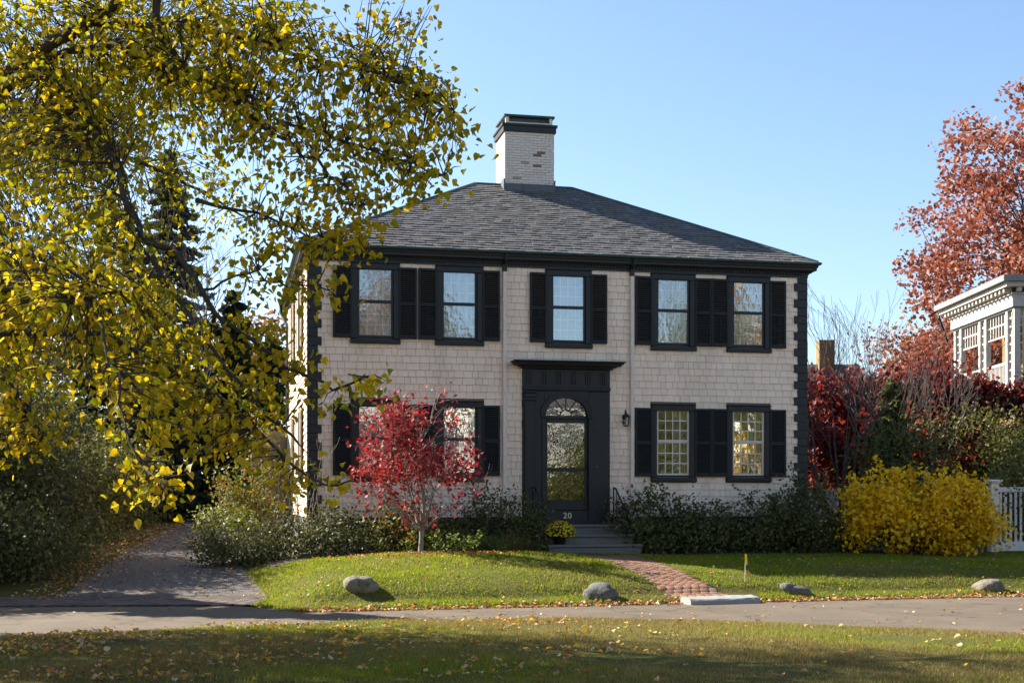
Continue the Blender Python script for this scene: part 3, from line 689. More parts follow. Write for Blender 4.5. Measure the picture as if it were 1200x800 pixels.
# windows
def curtain(mb, x0, x1, y, z0, z1, amp=0.018, freq=42):
    n = max(6, int((x1 - x0) / 0.015)); vs = []
    for i in range(n + 1):
        x = x0 + (x1 - x0) * i / n; yy = y + amp * math.sin(freq * x) + 0.006 * math.sin(91 * x)
        vs += [(x, yy, z0), (x, yy + 0.01, z1)]
    mb.add(vs, [(2 * i, 2 * i + 2, 2 * i + 3, 2 * i + 1) for i in range(n)])
def window(cu, zc0, zc1, storm, side=False, sh=True, rows_=3):
    zg0, zg1 = zc0 + 0.075, zc1 - 0.165; a, b = cu - 0.35, cu + 0.35; zm = (zg0 + zg1) / 2 + 0.02
    root = house
    T = (lambda o: o) if not side else (lambda o: (setattr(o, 'rotation_euler', (0, 0, -PI / 2)) or setattr(o, 'location', (0, 0, 0)) or o))
    # side windows are built on x = -w, then turned to face left
    mb = MB()
    mb.bbox(cu - .525, cu - .40, -.06, .10, zc0, zc1 - .16, .008).bbox(cu + .40, cu + .525, -.06, .10, zc0, zc1 - .16, .008)
    mb.bbox(cu - .525, cu + .525, -.062, .10, zc1 - .158, zc1 - .03, .008).bbox(cu - .545, cu + .545, -.085, -.002, zc1 - .028, zc1 - .001, .006)
    mb.box(cu - .399, cu + .399, .02, .10, zc0 - .005, zc0 + .022)
    win = T(mb.build('window', M['trim'], root))
    MB().bbox(cu - .555, cu + .555, -.105, .02, zc0 - .105, zc0 - .008, .012).build('sill', M['trim'], win)
    fm = M['sash'] if storm else M['cream']
    def sash(z0, z1, y, t=0.035):
        m_ = MB()
        w0, w1 = a - .046, b + .046
        m_.box(w0, a, y, y + t, z0, z1).box(b, w1, y, y + t, z0, z1).box(a, b, y, y + t, z0, z0 + .04).box(a, b, y, y + t, z1 - .03, z1)
        return m_
    def grid(z0, z1, y, nr, nc=4, t=0.02):
        m_ = MB(); bw = 0.011
        for i in range(1, nc):
            x = a + (b - a) * i / nc; m_.box(x - bw, x + bw, y, y + t, z0, z1)
        for i in range(1, nr):
            z = z0 + (z1 - z0) * i / nr
            for k in range(nc):
                p = a + (b - a) * k / nc + (bw if k else 0); q = a + (b - a) * (k + 1) / nc - (bw if k < nc - 1 else 0)
                m_.box(p, q, y + .002, y + t, z - bw, z + bw)
        return m_
    halves = ((zg0 - .03, zm), (zm + .002, zg1 + .03))
    if storm:
        for i, (z0, z1) in enumerate(halves):
            y = -0.01 if i else -0.005
            s = sash(z0, z1, y).build('storm_sash', M['sash'], win)
            MB().box(a - .002, b + .002, y + .012, y + .016, z0 + .038, z1 - .028).build('pane', M['storm'], win)
            grid(z0 + .04, z1 - .03, .036, rows_).build('muntin', M['cream'], win)
    else:
        for i, (z0, z1) in enumerate(halves):
            y = 0.0 if i else 0.012
            sash(z0, z1, y).build('sash', M['cream'], win)
            grid(z0 + .04, z1 - .03, y + .004, rows_).build('muntin', M['cream'], win)
            for r in range(rows_):
                for c in range(4):
                    zz0 = z0 + .04 + (z1 - .03 - z0 - .04) * r / rows_; zz1 = z0 + .04 + (z1 - .03 - z0 - .04) * (r + 1) / rows_
                    x0 = a + (b - a) * c / 4; x1 = a + (b - a) * (c + 1) / 4; tl_ = random.uniform(-.0009, .0009); t2 = random.uniform(-.0009, .0009)
                    e_ = 0.006
                    mq = MB(); vs = [(x0 + e_, y + .016 + tl_, zz0 + e_), (x1 - e_, y + .016 - tl_, zz0 + e_), (x1 - e_, y + .016 - tl_ + t2, zz1 - e_), (x0 + e_, y + .016 + tl_ + t2, zz1 - e_)]
                    vs2 = [(x, yy + .003, z) for x, yy, z in vs]
                    mq.add(vs + vs2, [(0, 1, 2, 3), (7, 6, 5, 4), (0, 4, 5, 1), (1, 5, 6, 2), (2, 6, 7, 3), (3, 7, 4, 0)])
                    mq.build('pane', M['glass'], win)
    return win
def add_curtains(win, cu, zc0, zc1, mode):
    mb = MB(); z0, z1 = zc0 + .05, zc1 - .15
    if mode == 'right': curtain(mb, cu + .10, cu + .37, .17, z0, z1)
    elif mode == 'both': curtain(mb, cu - .37, cu - .22, .17, z0, z1); curtain(mb, cu + .24, cu + .37, .17, z0, z1)
    elif mode == 'full': curtain(mb, cu - .38, cu + .38, .125, z0, z1, .006, 60)
    mb.build('curtain', M['lace' if mode == 'full' else 'curtain'], win)
def shutter(x0, x1, z0, z1, mat='shutter'):
    w = x1 - x0; h = z1 - z0; m_ = MB(); st_ = 0.05
    m_.bbox(0, st_, -.04, 0, 0, h, .004).bbox(w - st_, w, -.04, 0, 0, h, .004)
    for za, zb in ((0.001, .085), (h * .485 - .03, h * .485 + .045), (h - .06, h - .001)): m_.bbox(st_, w - st_, -.038, -.002, za, zb, .004)
    s = m_.build('shutter', M[mat], house)
    l = MB()
    for za, zb in ((.085, h * .485 - .03), (h * .485 + .045, h - .06)):
        n = int((zb - za) / .042); p = (zb - za) / n
        for i in range(n):
            z = za + i * p + .004; l.add([(st_, -.032, z), (w - st_, -.032, z), (w - st_, -.008, z + p * .85), (st_, -.008, z + p * .85), (st_, -.032, z + .007), (w - st_, -.032, z + .007), (w - st_, -.006, z + p * .85 + .006), (st_, -.006, z + p * .85 + .006)],
                [(0, 1, 2, 3), (7, 6, 5, 4), (0, 4, 5, 1), (2, 6, 7, 3)])
    l.build('louvre_panel', M[mat], s, kind='stuff')
    if zb > 0 and random.random() < 0.6: MB().box(w / 2 - .006, w / 2 + .006, -.046, -.034, .12, h * .485 - .06).build('tilt_rod', M[mat], s)
    return s
def place_shutter(x0, x1, z0, z1, hinge_right):
    s = shutter(0, x1 - x0, z0, z1); a = R(random.uniform(1.5, 5.0))
    if hinge_right: s.rotation_euler = (0, 0, a); s.location = (x1 - (x1 - x0) * math.cos(a), -.040 - (x1 - x0) * math.sin(a), z0)
    else: s.rotation_euler = (0, 0, -a); s.location = (x0, -.040, z0)
for i, cu in enumerate(WIN_U):
    for fl, (zc0, zc1) in enumerate(((5.285, 6.974), (2.268, 3.955))):
        if i == 2 and fl == 1: continue
        storm = not (fl == 1 and i >= 3)
        w_ = window(cu, zc0, zc1, storm)
        add_curtains(w_, cu, zc0, zc1, 'right' if not storm else ('full' if (i < 3 or fl == 0) else 'both'))
        lx, rx = cu - .515, cu + .515
        wl = 0.42 if i != 2 else 0.40
        place_shutter(lx - wl, lx, zc0 + .01, zc1 - .10, True); place_shutter(rx, rx + wl - .02, zc0 + .01, zc1 - .10, False)
def turn_side(o, c):                                             # move a thing built about x=c on the front onto the left wall
    o.rotation_euler = (0, 0, -PI / 2); o.location = (0, 0, 0)
for c in SIDE_W:
    for zc0, zc1 in ((5.285, 6.974), (2.268, 3.955)):
        w_ = window(-c, zc0, zc1, True); turn_side(w_, c)
        for sgn in (-1, 1):
            s = shutter(0, .42, zc0 + .01, zc1 - .1, 'cream'); q = R(random.uniform(4, 9))
            s.rotation_euler = (0, 0, -PI / 2 + (-q if sgn > 0 else q))
            s.location = (-.045 - (.42 * math.sin(q) if sgn < 0 else 0), c - (.52 if sgn > 0 else -.94), zc0 + .01)

# door surround
ds = MB()
z0d, z1d = 1.20, 4.70; ua, ub = 4.765, 6.81
OW, ar_a, ar_b, zs = 0.51, 0.49, 0.40, 3.655
ds.bbox(ua, DOOR_C - OW, -.07, .05, z0d, z1d - .50, .01).bbox(DOOR_C + OW, ub, -.07, .05, z0d, z1d - .50, .01)
n = 24
for i in range(n):                                               # spandrel above the elliptical fanlight
    x0 = -OW + 2 * OW * i / n; x1 = -OW + 2 * OW * (i + 1) / n
    e = lambda x: zs + (ar_b * math.sqrt(max(0, 1 - (x / ar_a) ** 2)) if abs(x) < ar_a else 0)
    ds.poly_prism([(DOOR_C + x0, e(x0)), (DOOR_C + x1, e(x1)), (DOOR_C + x1, z1d - .50), (DOOR_C + x0, z1d - .50)], -.068, .05)
ds.bbox(ua, ub, -.075, .05, z1d - .498, z1d, .01)
ds.bbox(DOOR_C - .506, DOOR_C + .506, -.055, .05, z0d, 1.505, .008)
surround = ds.build('door_surround', M['trim'], house)
for sgn in (-1, 1):
    m_ = MB(); x = DOOR_C + sgn * 0.855
    m_.bbox(x - .13, x + .13, -.115, -.071, 1.45, 3.98, .012).bbox(x - .15, x + .15, -.13, -.071, z0d + .02, 1.448, .012)
    m_.bbox(x - .15, x + .15, -.135, -.071, 3.982, 4.05, .01).bbox(x - .135, x + .135, -.125, -.071, 4.052, 4.15, .01).bbox(x - .165, x + .165, -.15, -.071, 4.152, 4.198, .01)
    m_.box(x - .09, x - .078, -.121, -.1155, 1.55, 3.88).box(x + .078, x + .09, -.121, -.1155, 1.55, 3.88)
    m_.build('pilaster', M['trim'], surround)
m_ = MB()                                                        # arch moulding
pts = [(math.cos(t), math.sin(t)) for t in np.linspace(0, PI, 25)]
for i in range(24):
    (xa, za), (xb, zb) = pts[i], pts[i + 1]
    for r0, r1, y in ((0.0, .045, -.085), (.045, .10, -.10), (.10, .125, -.115)):
        q = [(DOOR_C + (ar_a + r0) * xa, zs + (ar_b + r0) * za), (DOOR_C + (ar_a + r1) * xa, zs + (ar_b + r1) * za), (DOOR_C + (ar_a + r1) * xb, zs + (ar_b + r1) * zb), (DOOR_C + (ar_a + r0) * xb, zs + (ar_b + r0) * zb)]
        m_.poly_prism(q, y, -.069)
for sgn in (-1, 1):
    x = DOOR_C + sgn * .545; m_.bbox(x - .06, x + .06, -.11, -.0705, zs - .06, zs - .002, .01)
    m_.bbox(x - .035, x + .035, -.095, -.0705, z0d + .35, zs - .062, .008)
m_.build('arch_moulding', M['trim'], surround)
m_ = MB()
for i in range(6):                                               # frieze blocks with flutes
    x = ua + .16 + i * (ub - ua - .32) / 5
    for j in range(3): m_.bbox(x - .075 + j * .052, x - .075 + j * .052 + .036, -.098, -.0755, 4.36, 4.64, .006)
m_.build('fluted_block', M['trim'], surround)
m_ = MB().bbox(ua - .01, ub + .01, -.10, -.0755, 4.225, 4.29, .01)
m_.build('architrave', M['trim'], surround)
m_ = MB()
for i, (o_, za, zb) in enumerate(((.05, 4.702, 4.735), (.11, 4.737, 4.765), (.20, 4.767, 4.80), (.24, 4.802, 4.83), (.27, 4.832, 4.85))):
    m_.bbox(ua - o_, ub + o_, -.10 - o_ * 1.25, .0 - .002, za, zb, .008)
for i in range(12): 
    x = ua + .02 + i * .182; m_.box(x, x + .06, -.25, -.16, 4.7365, 4.766)
m_.build('door_cornice', M['trim'], surround)
MB().box(ua - .275, ub + .275, -.445, -.003, 4.852, 4.862).build('cornice_flashing', M['copper'], surround)
m_ = MB()                                                        # fanlight bars
for k in range(1, 6):
    t = PI * k / 6; ca, sa = math.cos(t), math.sin(t)
    m_.tube([(DOOR_C + .12 * ca, -.005, zs + .12 * sa), (DOOR_C + ar_a * ca, -.005, zs + ar_b * sa)], .009, 4)
m_.tube([(DOOR_C + .13 * math.cos(t), -.005, zs + .13 * math.sin(t)) for t in np.linspace(0, PI, 9)], .01, 4)
m_.box(DOOR_C - .505, DOOR_C + .505, -.03, .04, zs - .072, zs - .003)
m_.build('fanlight_bar', M['trim'], surround)
MB().poly_prism([(DOOR_C + ar_a * x, zs + ar_b * z) for x, z in pts], .012, .016).build('fanlight', M['doorglass'], surround)
dr_ = MB()
dz0, dz1 = 1.51, 3.575
dr_.bbox(DOOR_C - .505, DOOR_C - .435, -.02, .03, dz0, dz1, .006).bbox(DOOR_C + .435, DOOR_C + .505, -.02, .03, dz0, dz1, .006)
for za, zb in ((dz0, 1.74), (2.385, 2.47), (3.485, dz1)): dr_.bbox(DOOR_C - .435, DOOR_C + .435, -.018, .03, za, zb, .006)
door = dr_.build('storm_door', M['trim'], house)
for za, zb in ((1.735, 2.39), (2.465, 3.49)): MB().box(DOOR_C - .437, DOOR_C + .437, .005, .009, za, zb).build('pane', M['doorglass'], door)
MB().tube([(DOOR_C + .47, -.02, 2.43), (DOOR_C + .47, -.06, 2.43), (DOOR_C + .47, -.06, 2.56), (DOOR_C + .47, -.02, 2.56)], .009, 6).build('handle', M['iron'], door)
MB().lathe([(0, 0), (.016, .002), (.016, .01), (0, .014)], 10).build('doorbell', M['brass'], surround).location = (DOOR_C + .70, -.085, 2.50)
surround.children[-1].rotation_euler = (R(90), 0, 0)
# inner panelled door and hall behind the glass
MB().box(DOOR_C - .5, DOOR_C + .5, .35, .40, 1.5, 3.6).build('inner_door', M['trim'], house)
# house number
def text_mesh(name, body, size, ext):
    cu = bpy.data.curves.new(name, 'FONT'); cu.body = body; cu.size = size; cu.extrude = ext; cu.align_x = 'CENTER'; cu.space_character = 1.15; cu.offset = 0.003
    t = bpy.data.objects.new(name, cu); COL.objects.link(t); bpy.context.view_layer.update()
    me = bpy.data.meshes.new_from_object(t.evaluated_get(bpy.context.evaluated_depsgraph_get())); bpy.data.objects.remove(t); return me
me = text_mesh('house_number', '20', 0.185, 0.004); me.materials.clear(); me.materials.append(M['number'])
num = bpy.data.objects.new('house_number', me); link(num, surround); num.rotation_euler = (R(90), 0, 0); num.location = (DOOR_C + .02, -.0605, 1.325)

# wall lantern
lx, lz = 7.17, 3.43
lan = MB().box(lx - .05, lx + .05, -.035, -.012, lz + .06, lz + .26).tube([(lx, -.03, lz + .30), (lx, -.10, lz + .37), (lx, -.135, lz + .36), (lx, -.14, lz + .32)], .009, 6)
lan.build('wall_lantern', M['iron'], house)
lan = [o for o in house.children if o.name == 'wall_lantern'][0]
m_ = MB(); yc = -.14
for s_ in range(6):
    t = 2 * PI * s_ / 6; m_.tube([(lx + .055 * math.cos(t), yc + .055 * math.sin(t), lz), (lx + .085 * math.cos(t), yc + .085 * math.sin(t), lz + .2)], .006, 4)
m_.lathe([(0, -.02), (.05, -.012), (.062, 0), (.055, .008)], 6, (lx, yc, lz)).lathe([(.09, .2), (.098, .205), (.07, .25), (.03, .275), (.02, .31), (0, .33)], 6, (lx, yc, lz))
m_.build('lantern_cage', M['iron'], lan)
MB().lathe([(.053, .01), (.082, .198)], 6, (lx, yc, lz)).build('lantern_glass', M['lampglass'], lan)
MB().tube([(lx, yc, lz), (lx, yc, lz + .1)], .012, 8).build('candle', M['cream'], lan)

# downspouts
for u in (4.35, 7.335):
    m_ = MB().bbox(u - .042, u + .042, -.115, -.035, 1.45, 6.9, .012)
    for z in (2.6, 4.4, 6.2): m_.box(u - .05, u + .05, -.12, -.025, z, z + .035)
    m_.tube([(u, -.075, 1.46), (u, -.085, 1.40), (u, -.18, 1.32)], .042, 8)
    d_ = m_.build('downspout', M['spout'], house)
    MB().bbox(u - .048, u + .048, -.125, -.03, 6.86, 7.02, .008).tube([(u, -.08, 7.0), (u, -.11, 7.05), (u, -.22, 7.12), (u, -.25, 7.24)], .045, 8).build('outlet_elbow', M['trim'], d_)
m_ = MB().tube([(-.09, HD - .3, 1.4), (-.09, HD - .3, 6.6), (-.24, HD + .12, 7.0), (-.26, HD + .2, 7.24)], .045, 8)
m_.build('downspout', M['trim'], house)
MB().box(-1.1, -.002, 7.3, 8.6, 0.6, 3.6).build('side_bay', M['wall'], house)

# front steps (their own thing) with handrails
sx0, sy0 = loc2w(6.0, -1.0)
steps = empty('front_steps', (*loc2w(6.0, -0.8), h1(*loc2w(6.0, -1.5))), 'three grey granite front steps below the black door', 'steps', None, HA)
gz = steps.location.z
def step(u0, u1, w0, w1, z0, z1, mat, name='step'):
    m_ = MB(); m_.bbox(u0 - 6.0, u1 - 6.0, w0 + .8, w1 + .8, z0 - gz, z1 - .062 - gz, .012)
    m_.bbox(u0 - 6.03, u1 - 5.97, w0 + .765, w1 + .8, z1 - .06 - gz, z1 - gz, .012); return m_.build(name, mat, steps)
step(4.80, 7.02, -.72, -.09, .2, 1.195, M['granite'])
step(4.90, 7.05, -1.08, -.762, .2, .985, M['granite'])
step(5.05, 7.13, -1.44, -1.122, .2, .775, M['granite'])
MB().box(4.74 - 6, 7.0 - 6, -.70 + .8, -.08 + .8, 1.197 - gz, 1.225 - gz).build('landing_board', M['trim'], steps)
for nm, u, lab in (('left', 5.0, 'black iron handrail behind the potted yellow mum'), ('right', 6.88, 'curved black iron handrail on the right side of the front steps')):
    bx, by = loc2w(u, -.5); r = empty('iron_handrail', (bx, by, 1.2), lab, 'handrail', 'handrails of the front steps', HA)
    o = lambda w, z: (0, w + .5, z - 1.2)
    MB().tube([o(-.12, 2.02), o(-.30, 2.0), o(-.62, 1.78), o(-.98, 1.58), o(-1.20, 1.46), o(-1.26, 1.38), o(-1.20, 1.32)], .02, 8, cap=True).build('rail', M['iron'], r, smooth=True)
    MB().tube([o(-.12, 1.2), o(-.12, 2.02)], .016, 6).build('post', M['iron'], r)
    MB().tube([o(-1.16, .775), o(-1.16, 1.47)], .016, 6).build('post', M['iron'], r)
    for w_, zt in ((-.35, 1.96), (-.55, 1.82)): MB().tube([o(w_, 1.195), o(w_, zt)], .009, 6).build('baluster', M['iron'], r)
    MB().tube([o(-.80, .985), o(-.80, 1.68)], .009, 6).build('baluster', M['iron'], r)
    MB().tube([o(-.14, 1.32), o(-.70, 1.32)], .009, 6).build('lower_rail', M['iron'], r)

# ------------------------------------------------------------------ plants
def reseed(label):                                              # every plant keeps its own shape whatever is built before it
    global RNG
    k = zlib.crc32(label.encode()); random.seed(k); RNG = np.random.default_rng(k)
def shrub(name, c, rad, n, size, mat, label, cat='shrub', shape='diamond', clumps=26, spread=0.36, stems=7, group=None, prob=None, bark='bark', flat=0.0, droop=0.2, shell=0.55, peaks=0.25, shoots=0):
    reseed(label)
    c = np.array(c, float); rad = np.array(rad, float)
    base = (c[0], c[1], h1(c[0], c[1]) - 0.02)
    root = empty(name, base, label, cat, group)
    d = sph(clumps); rr = shell + (1 - shell) * RNG.random(clumps); rr = rr * (1 + peaks * (RNG.random(clumps) - 0.4))
    P0_ = np.array([c[0], c[1], base[2] + rad[2] * 0.47])
    cc = d * rr[:, None] * rad * np.array([1, 1, 0.5]) + P0_
    k = RNG.integers(0, clumps, n)
    off = rnd(n) * spread * rad.min() * 0.62
    P = cc[k] + off
    zmin = H(P[:, 0], P[:, 1]) + 0.02
    P[:, 2] = np.where(P[:, 2] < zmin, zmin + RNG.random(n) ** 1.5 * rad[2] * 0.5, P[:, 2])
    sh_ = []
    for i in range(shoots):
        q = cc[RNG.integers(0, clumps)]; dv = (q - P0_) / rad
        if dv[2] < 0.05: continue
        dirv = dv * np.array([.5, .5, 0]) + np.array([RNG.normal() * .25, RNG.normal() * .2, 1.0]); Ls = RNG.uniform(.25, .6) * (.6 + rad[2] * .25)
        sh_.append((q, q + dirv * Ls))
    if sh_: P = np.concatenate([P] + [a_ + (b_ - a_) * RNG.random((22, 1)) ** .8 + rnd(22) * .035 for a_, b_ in sh_])
    outv = (P - P0_) / rad; outv = outv / (np.linalg.norm(outv, axis=1, keepdims=True) + 1e-6) * 0.8 + np.array([0, 0, 0.35])
    foliage('foliage', P, size, mat, root, base, shape, droop, outv, prob)
    mb = MB()
    for i in range(min(clumps, stems)):
        q = Vector(cc[i]); b0 = Vector(base) + Vector((random.uniform(-.15, .15) * rad[0], random.uniform(-.15, .15) * rad[1], -0.05))
        mid = b0.lerp(q, 0.5) + Vector((random.uniform(-.08, .08), random.uniform(-.08, .08), 0.1))
        mb.tube([b0, mid, q], [0.022, 0.014, 0.006], 5)
    for a_, b_ in sh_: mb.tube([Vector(a_), Vector(b_)], [.005, .002], 4, cap=False)
    mb.build('stem', M[bark], root, base)
    return root

def grow(mb, p, d, L, r, depth, tips, spread=0.6, kids=3, up=0.1, seg=4, wob=0.13, shrink=0.68, minr=0.004, sides=6):
    pts, rad = [p.copy()], [r]; d = d.normalized(); q = p.copy()
    for i in range(seg):
        d = (d + Vector((random.gauss(0, wob), random.gauss(0, wob), random.gauss(0, wob) + up * 0.3))).normalized()
        q = q + d * (L / seg); pts.append(q.copy()); rad.append(max(minr, r * (1 - 0.55 * (i + 1) / seg)))
    mb.tube(pts, rad, sides if depth > 1 else 4, cap=False)
    if depth <= 1:
        tips.extend([pts[-1], pts[-2], pts[len(pts) // 2]])
    if depth == 0: return
    for k in range(kids):
        f = random.uniform(0.45, 1.0) if k else 1.0
        j = min(seg, max(1, round(f * seg))); s = pts[j]
        a = Vector((random.gauss(0, 1), random.gauss(0, 1), random.gauss(0, 1))); a = (a - d * a.dot(d)).normalized()
        nd = (d + a * spread * random.uniform(0.6, 1.3) + Vector((0, 0, up))).normalized()
        grow(mb, s, nd, L * shrink * random.uniform(0.8, 1.15), rad[j] * 0.75, depth - 1, tips, spread, kids, up, seg, wob, shrink, minr, sides)

def tree(name, X, Y, height, crown_r, n, size, mat, label, group=None, depth=4, kids=3, shape='diamond', bark='bark', trunk_h=0.28, r0=None, cl=0.5, spread=0.6, up=0.12, cat='tree', limit=None, prob=None, zsq=1.0, nl=6, crown=None):
    reseed(label)
    b = Vector((X, Y, h1(X, Y) - 0.05)); root = empty(name, b, label, cat, group)
    r0 = r0 or height * 0.022; mb = MB(); tips = []
    th = height * trunk_h
    tr = MB().tube([b, b + Vector((.02 * height * .3, 0, th * .5)), b + Vector((0, 0.02, th))], [r0 * 1.25, r0, r0 * .9], 10, cap=False)
    tr.build('trunk', M[bark], root, b, smooth=True)
    top = b + Vector((0, 0, th))
    for i in range(nl):
        a = 2 * PI * i / nl + random.uniform(-.4, .4); el = random.uniform(0.25, 1.2) if i else 1.5
        d = Vector((math.cos(a) * math.cos(el), math.sin(a) * math.cos(el), math.sin(el)))
        L = (crown_r * math.cos(el) + (height - th) * math.sin(el) * 0.9) * 0.42
        grow(mb, top - Vector((0, 0, random.uniform(0, th * .25))), d, L, r0 * .55, depth - 1, tips, spread, kids, up, 4)
    tp = np.array([tuple(t) for t in tips])
    if crown is not None:
        cc_, cr_, ne = np.array(crown[0]), np.array(crown[1]), crown[2]
        tp = tp[np.linalg.norm((tp - cc_) / cr_, axis=1) < 1]; ex = cc_ + sph(ne) * cr_ * (RNG.random((ne, 1)) ** .28) * (.86 + .18 * RNG.random((ne, 1)))
        for q in ex:
            j = int(np.argmin(((tp - q) ** 2).sum(1) + 3 * np.clip(tp[:, 2] - q[2], 0, 9))); mb.tube([Vector(tp[j]), Vector(tp[j]).lerp(Vector(q), .5) + Vector((0, 0, .25)), Vector(q)], [.04, .025, .01], 4, cap=False)
        tp = np.concatenate([tp, ex, ex])
    mb.build('branch', M[bark], root, b, smooth=True)
    if n:
        k = RNG.integers(0, len(tp), n)
        P = tp[k] + sph(n) * (RNG.random((n, 1)) ** .5) * cl * 1.6 * np.array([1, 1, zsq])
        if limit is not None: P = P[limit(P)]
        P = P[P[:, 2] > H(P[:, 0], P[:, 1]) + 0.1]
        foliage('foliage', P, size, mat, root, b, shape, 0.3, None, prob)
    return root
def conifer(name, X, Y, height, r, n, mat, label, group=None, size=0.3):
    reseed(label)
    b = Vector((X, Y, h1(X, Y) - .05)); root = empty(name, b, label, 'tree', group)
    MB().tube([b, b + Vector((0, 0, height * .97))], [height * .02, .02], 8).build('trunk', M['bark'], root, b)
    mb = MB(); P = []
    nb = int(height * 9)
    for i in range(nb):
        t = (i + random.random()) / nb; z = 0.25 + t * (height - .4); L = r * (1 - t) ** 0.8 * random.uniform(0.65, 1.1) + .15; a = i * 2.4 + random.uniform(-.3, .3)
        d = Vector((math.cos(a), math.sin(a), -0.18)); p0 = b + Vector((0, 0, z)); p1 = p0 + d * L + Vector((0, 0, L * .06))
        mb.tube([p0, p1], [.02, .005], 4, cap=False)
        m_ = max(4, int(n / nb))
        for j in range(m_):
            s = random.random() ** 0.7; q = p0.lerp(p1, s); P.append((q.x + random.gauss(0, .09 * L + .03), q.y + random.gauss(0, .09 * L + .03), q.z + random.gauss(0, .05) - .08 * s))
    mb.build('branch', M['bark'], root, b)
    P = np.array(P); o = P - np.array([X, Y, 0]); o[:, 2] = 0
    ax = o / (np.linalg.norm(o, axis=1, keepdims=True) + 1e-6) + rnd(len(P)) * .5 + np.array([0, 0, -.3])
    V, T, k = leaves(P, ax, rnd(len(P)) + np.array([0, 0, 1.2]), size * (0.7 + .6 * RNG.random(len(P))), 'diamond')
    np_obj('foliage', V, T, mat, root, b, kind='stuff'); return root

# hedge shrubs along the right half of the facade
for u, w, rx, rz_, ry, nn, lab in (
    (7.5, -0.95, 0.78, 1.42, 0.72, 3000, 'dark green shrub just right of the front steps'),
    (8.75, -0.95, 0.80, 1.08, 0.75, 2600, 'dark green shrub below the gap between the two lower right windows, lowest of its row'),
    (10.0, -0.90, 0.85, 1.18, 0.75, 2800, 'dark green shrub under the rightmost lower window'),
    (11.15, -0.95, 0.85, 1.55, 0.8, 3000, 'tallest dark green shrub in front of the right corner of the house'),
    (12.35, -0.8, 0.85, 1.12, 0.8, 2800, 'dark green shrub between house corner and the yellow shrub')):
    X, Y = loc2w(u, w)
    shrub('foundation_shrub', (X, Y, 0), (rx, ry, rz_), nn, 0.085, M['holly'], lab, group='foundation shrubs right of the door', clumps=40, peaks=0.5, spread=.42, shoots=26)
# left half
for u, w, rx, ry, rz_, nn, sz, mt, lab in (
    (-1.35, -1.2, 0.95, 0.9, 0.75, 3600, .075, 'greygreen', 'spreading shrub between driveway edge and left house corner'),
    (0.2, -1.6, 1.35, 0.9, 0.85, 5200, .075, 'greygreen', 'broad grey green shrub at the left front corner of the house'),
    (2.0, -1.4, 1.05, 0.7, 0.95, 3600, .075, 'olive', 'olive green shrub under the left lower window'),
    (2.7, -2.3, 1.3, 0.45, 0.34, 2200, .07, 'lime', 'low bright green groundcover at the foot of the red tree'),
    (4.1, -0.95, 0.85, 0.7, 1.30, 4200, .07, 'holly', 'dense dark shrub left of the black door'),
    (4.75, -1.05, 0.45, 0.5, 0.75, 1500, .07, 'holly', 'small dark shrub squeezed against the left end of the steps')):
    X, Y = loc2w(u, w)
    shrub('foundation_shrub', (X, Y, 0), (rx, ry, rz_), nn, sz, M[mt], lab, group='foundation shrubs left of the door', clumps=44, peaks=0.4, spread=.42, shoots=14)
# daylily clump
X, Y = loc2w(4.05, -1.9); b = (X, Y, h1(X, Y) - .02)
dl = empty('daylily_clump', b, 'browning strap leaved clump at the lawn edge left of the steps', 'plant')
V, T = [], []
for i in range(520):
    a = random.uniform(0, 2 * PI); r0 = random.uniform(0, .35); L = random.uniform(.35, .75); lean = random.uniform(.25, 1.1); wd = random.uniform(.008, .016)
    cx_, cy_ = X + r0 * 1.9 * math.cos(a), Y + r0 * .9 * math.sin(a); a2 = a + random.gauss(0, .5); px_, py_ = -math.sin(a2) * wd, math.cos(a2) * wd
    bb = len(V)
    for t in (0, .35, .7, 1):
        z = L * (t - .75 * lean * t * t * .8) ; rr = L * lean * t * t * .9; k = (1 - t * .9)
        V += [(cx_ + rr * math.cos(a2) + px_ * k, cy_ + rr * math.sin(a2) + py_ * k, b[2] + max(.02, z)), (cx_ + rr * math.cos(a2) - px_ * k, cy_ + rr * math.sin(a2) - py_ * k, b[2] + max(.02, z))]
    T += [(bb + 2 * s, bb + 2 * s + 1, bb + 2 * s + 3, bb + 2 * s + 2) for s in range(3)]
np_obj('foliage', V, T, M['tan'], dl, b, kind='stuff')

# yellow shrub, fence
shrub('yellow_shrub', (8.95, 29.8, 0), (1.75, 1.0, 2.15), 14000, 0.105, [M['gold'], M['olive']], 'bright golden yellow shrub beside the white picket fence', clumps=60, prob=[.95, .05], peaks=.4, stems=16, spread=.32, shoots=60)
shrub('trailing_shrub', (12.25, 31.6, 0), (1.5, .8, 2.5), 5000, 0.085, [M['olive'], M['holly']], 'olive green shrub hanging over the white picket fence', clumps=44, prob=[.5, .5], peaks=.4)
shrub('background_shrub', (12.0, 35.5, 0), (2.8, 1.3, 3.7), 8000, 0.11, [M['olive'], M['holly']], 'large dark olive shrub behind the yellow shrub', clumps=60, prob=[.45, .55], peaks=.35)
shrub('background_shrub', (15.2, 35.4, 0), (2.2, 1.2, 4.0), 7000, 0.11, [M['olive'], M['holly']], 'olive shrub behind the white picket fence at the right edge', clumps=60, prob=[.55, .45], peaks=.35)
shrub('background_shrub', (14.2, 37.6, 0), (2.6, 1.3, 4.5), 11000, 0.12, [M['olive'], M['burgundy']], 'tall shrub of olive and burgundy leaves in front of the neighbouring porch', clumps=70, prob=[.55, .45], peaks=.4)
fx, fy = 11.12, 31.0
fence = empty('picket_fence', (fx, fy, h1(fx, fy)), 'white picket fence with square capped post right of the yellow shrub', 'fence', None, R(8))
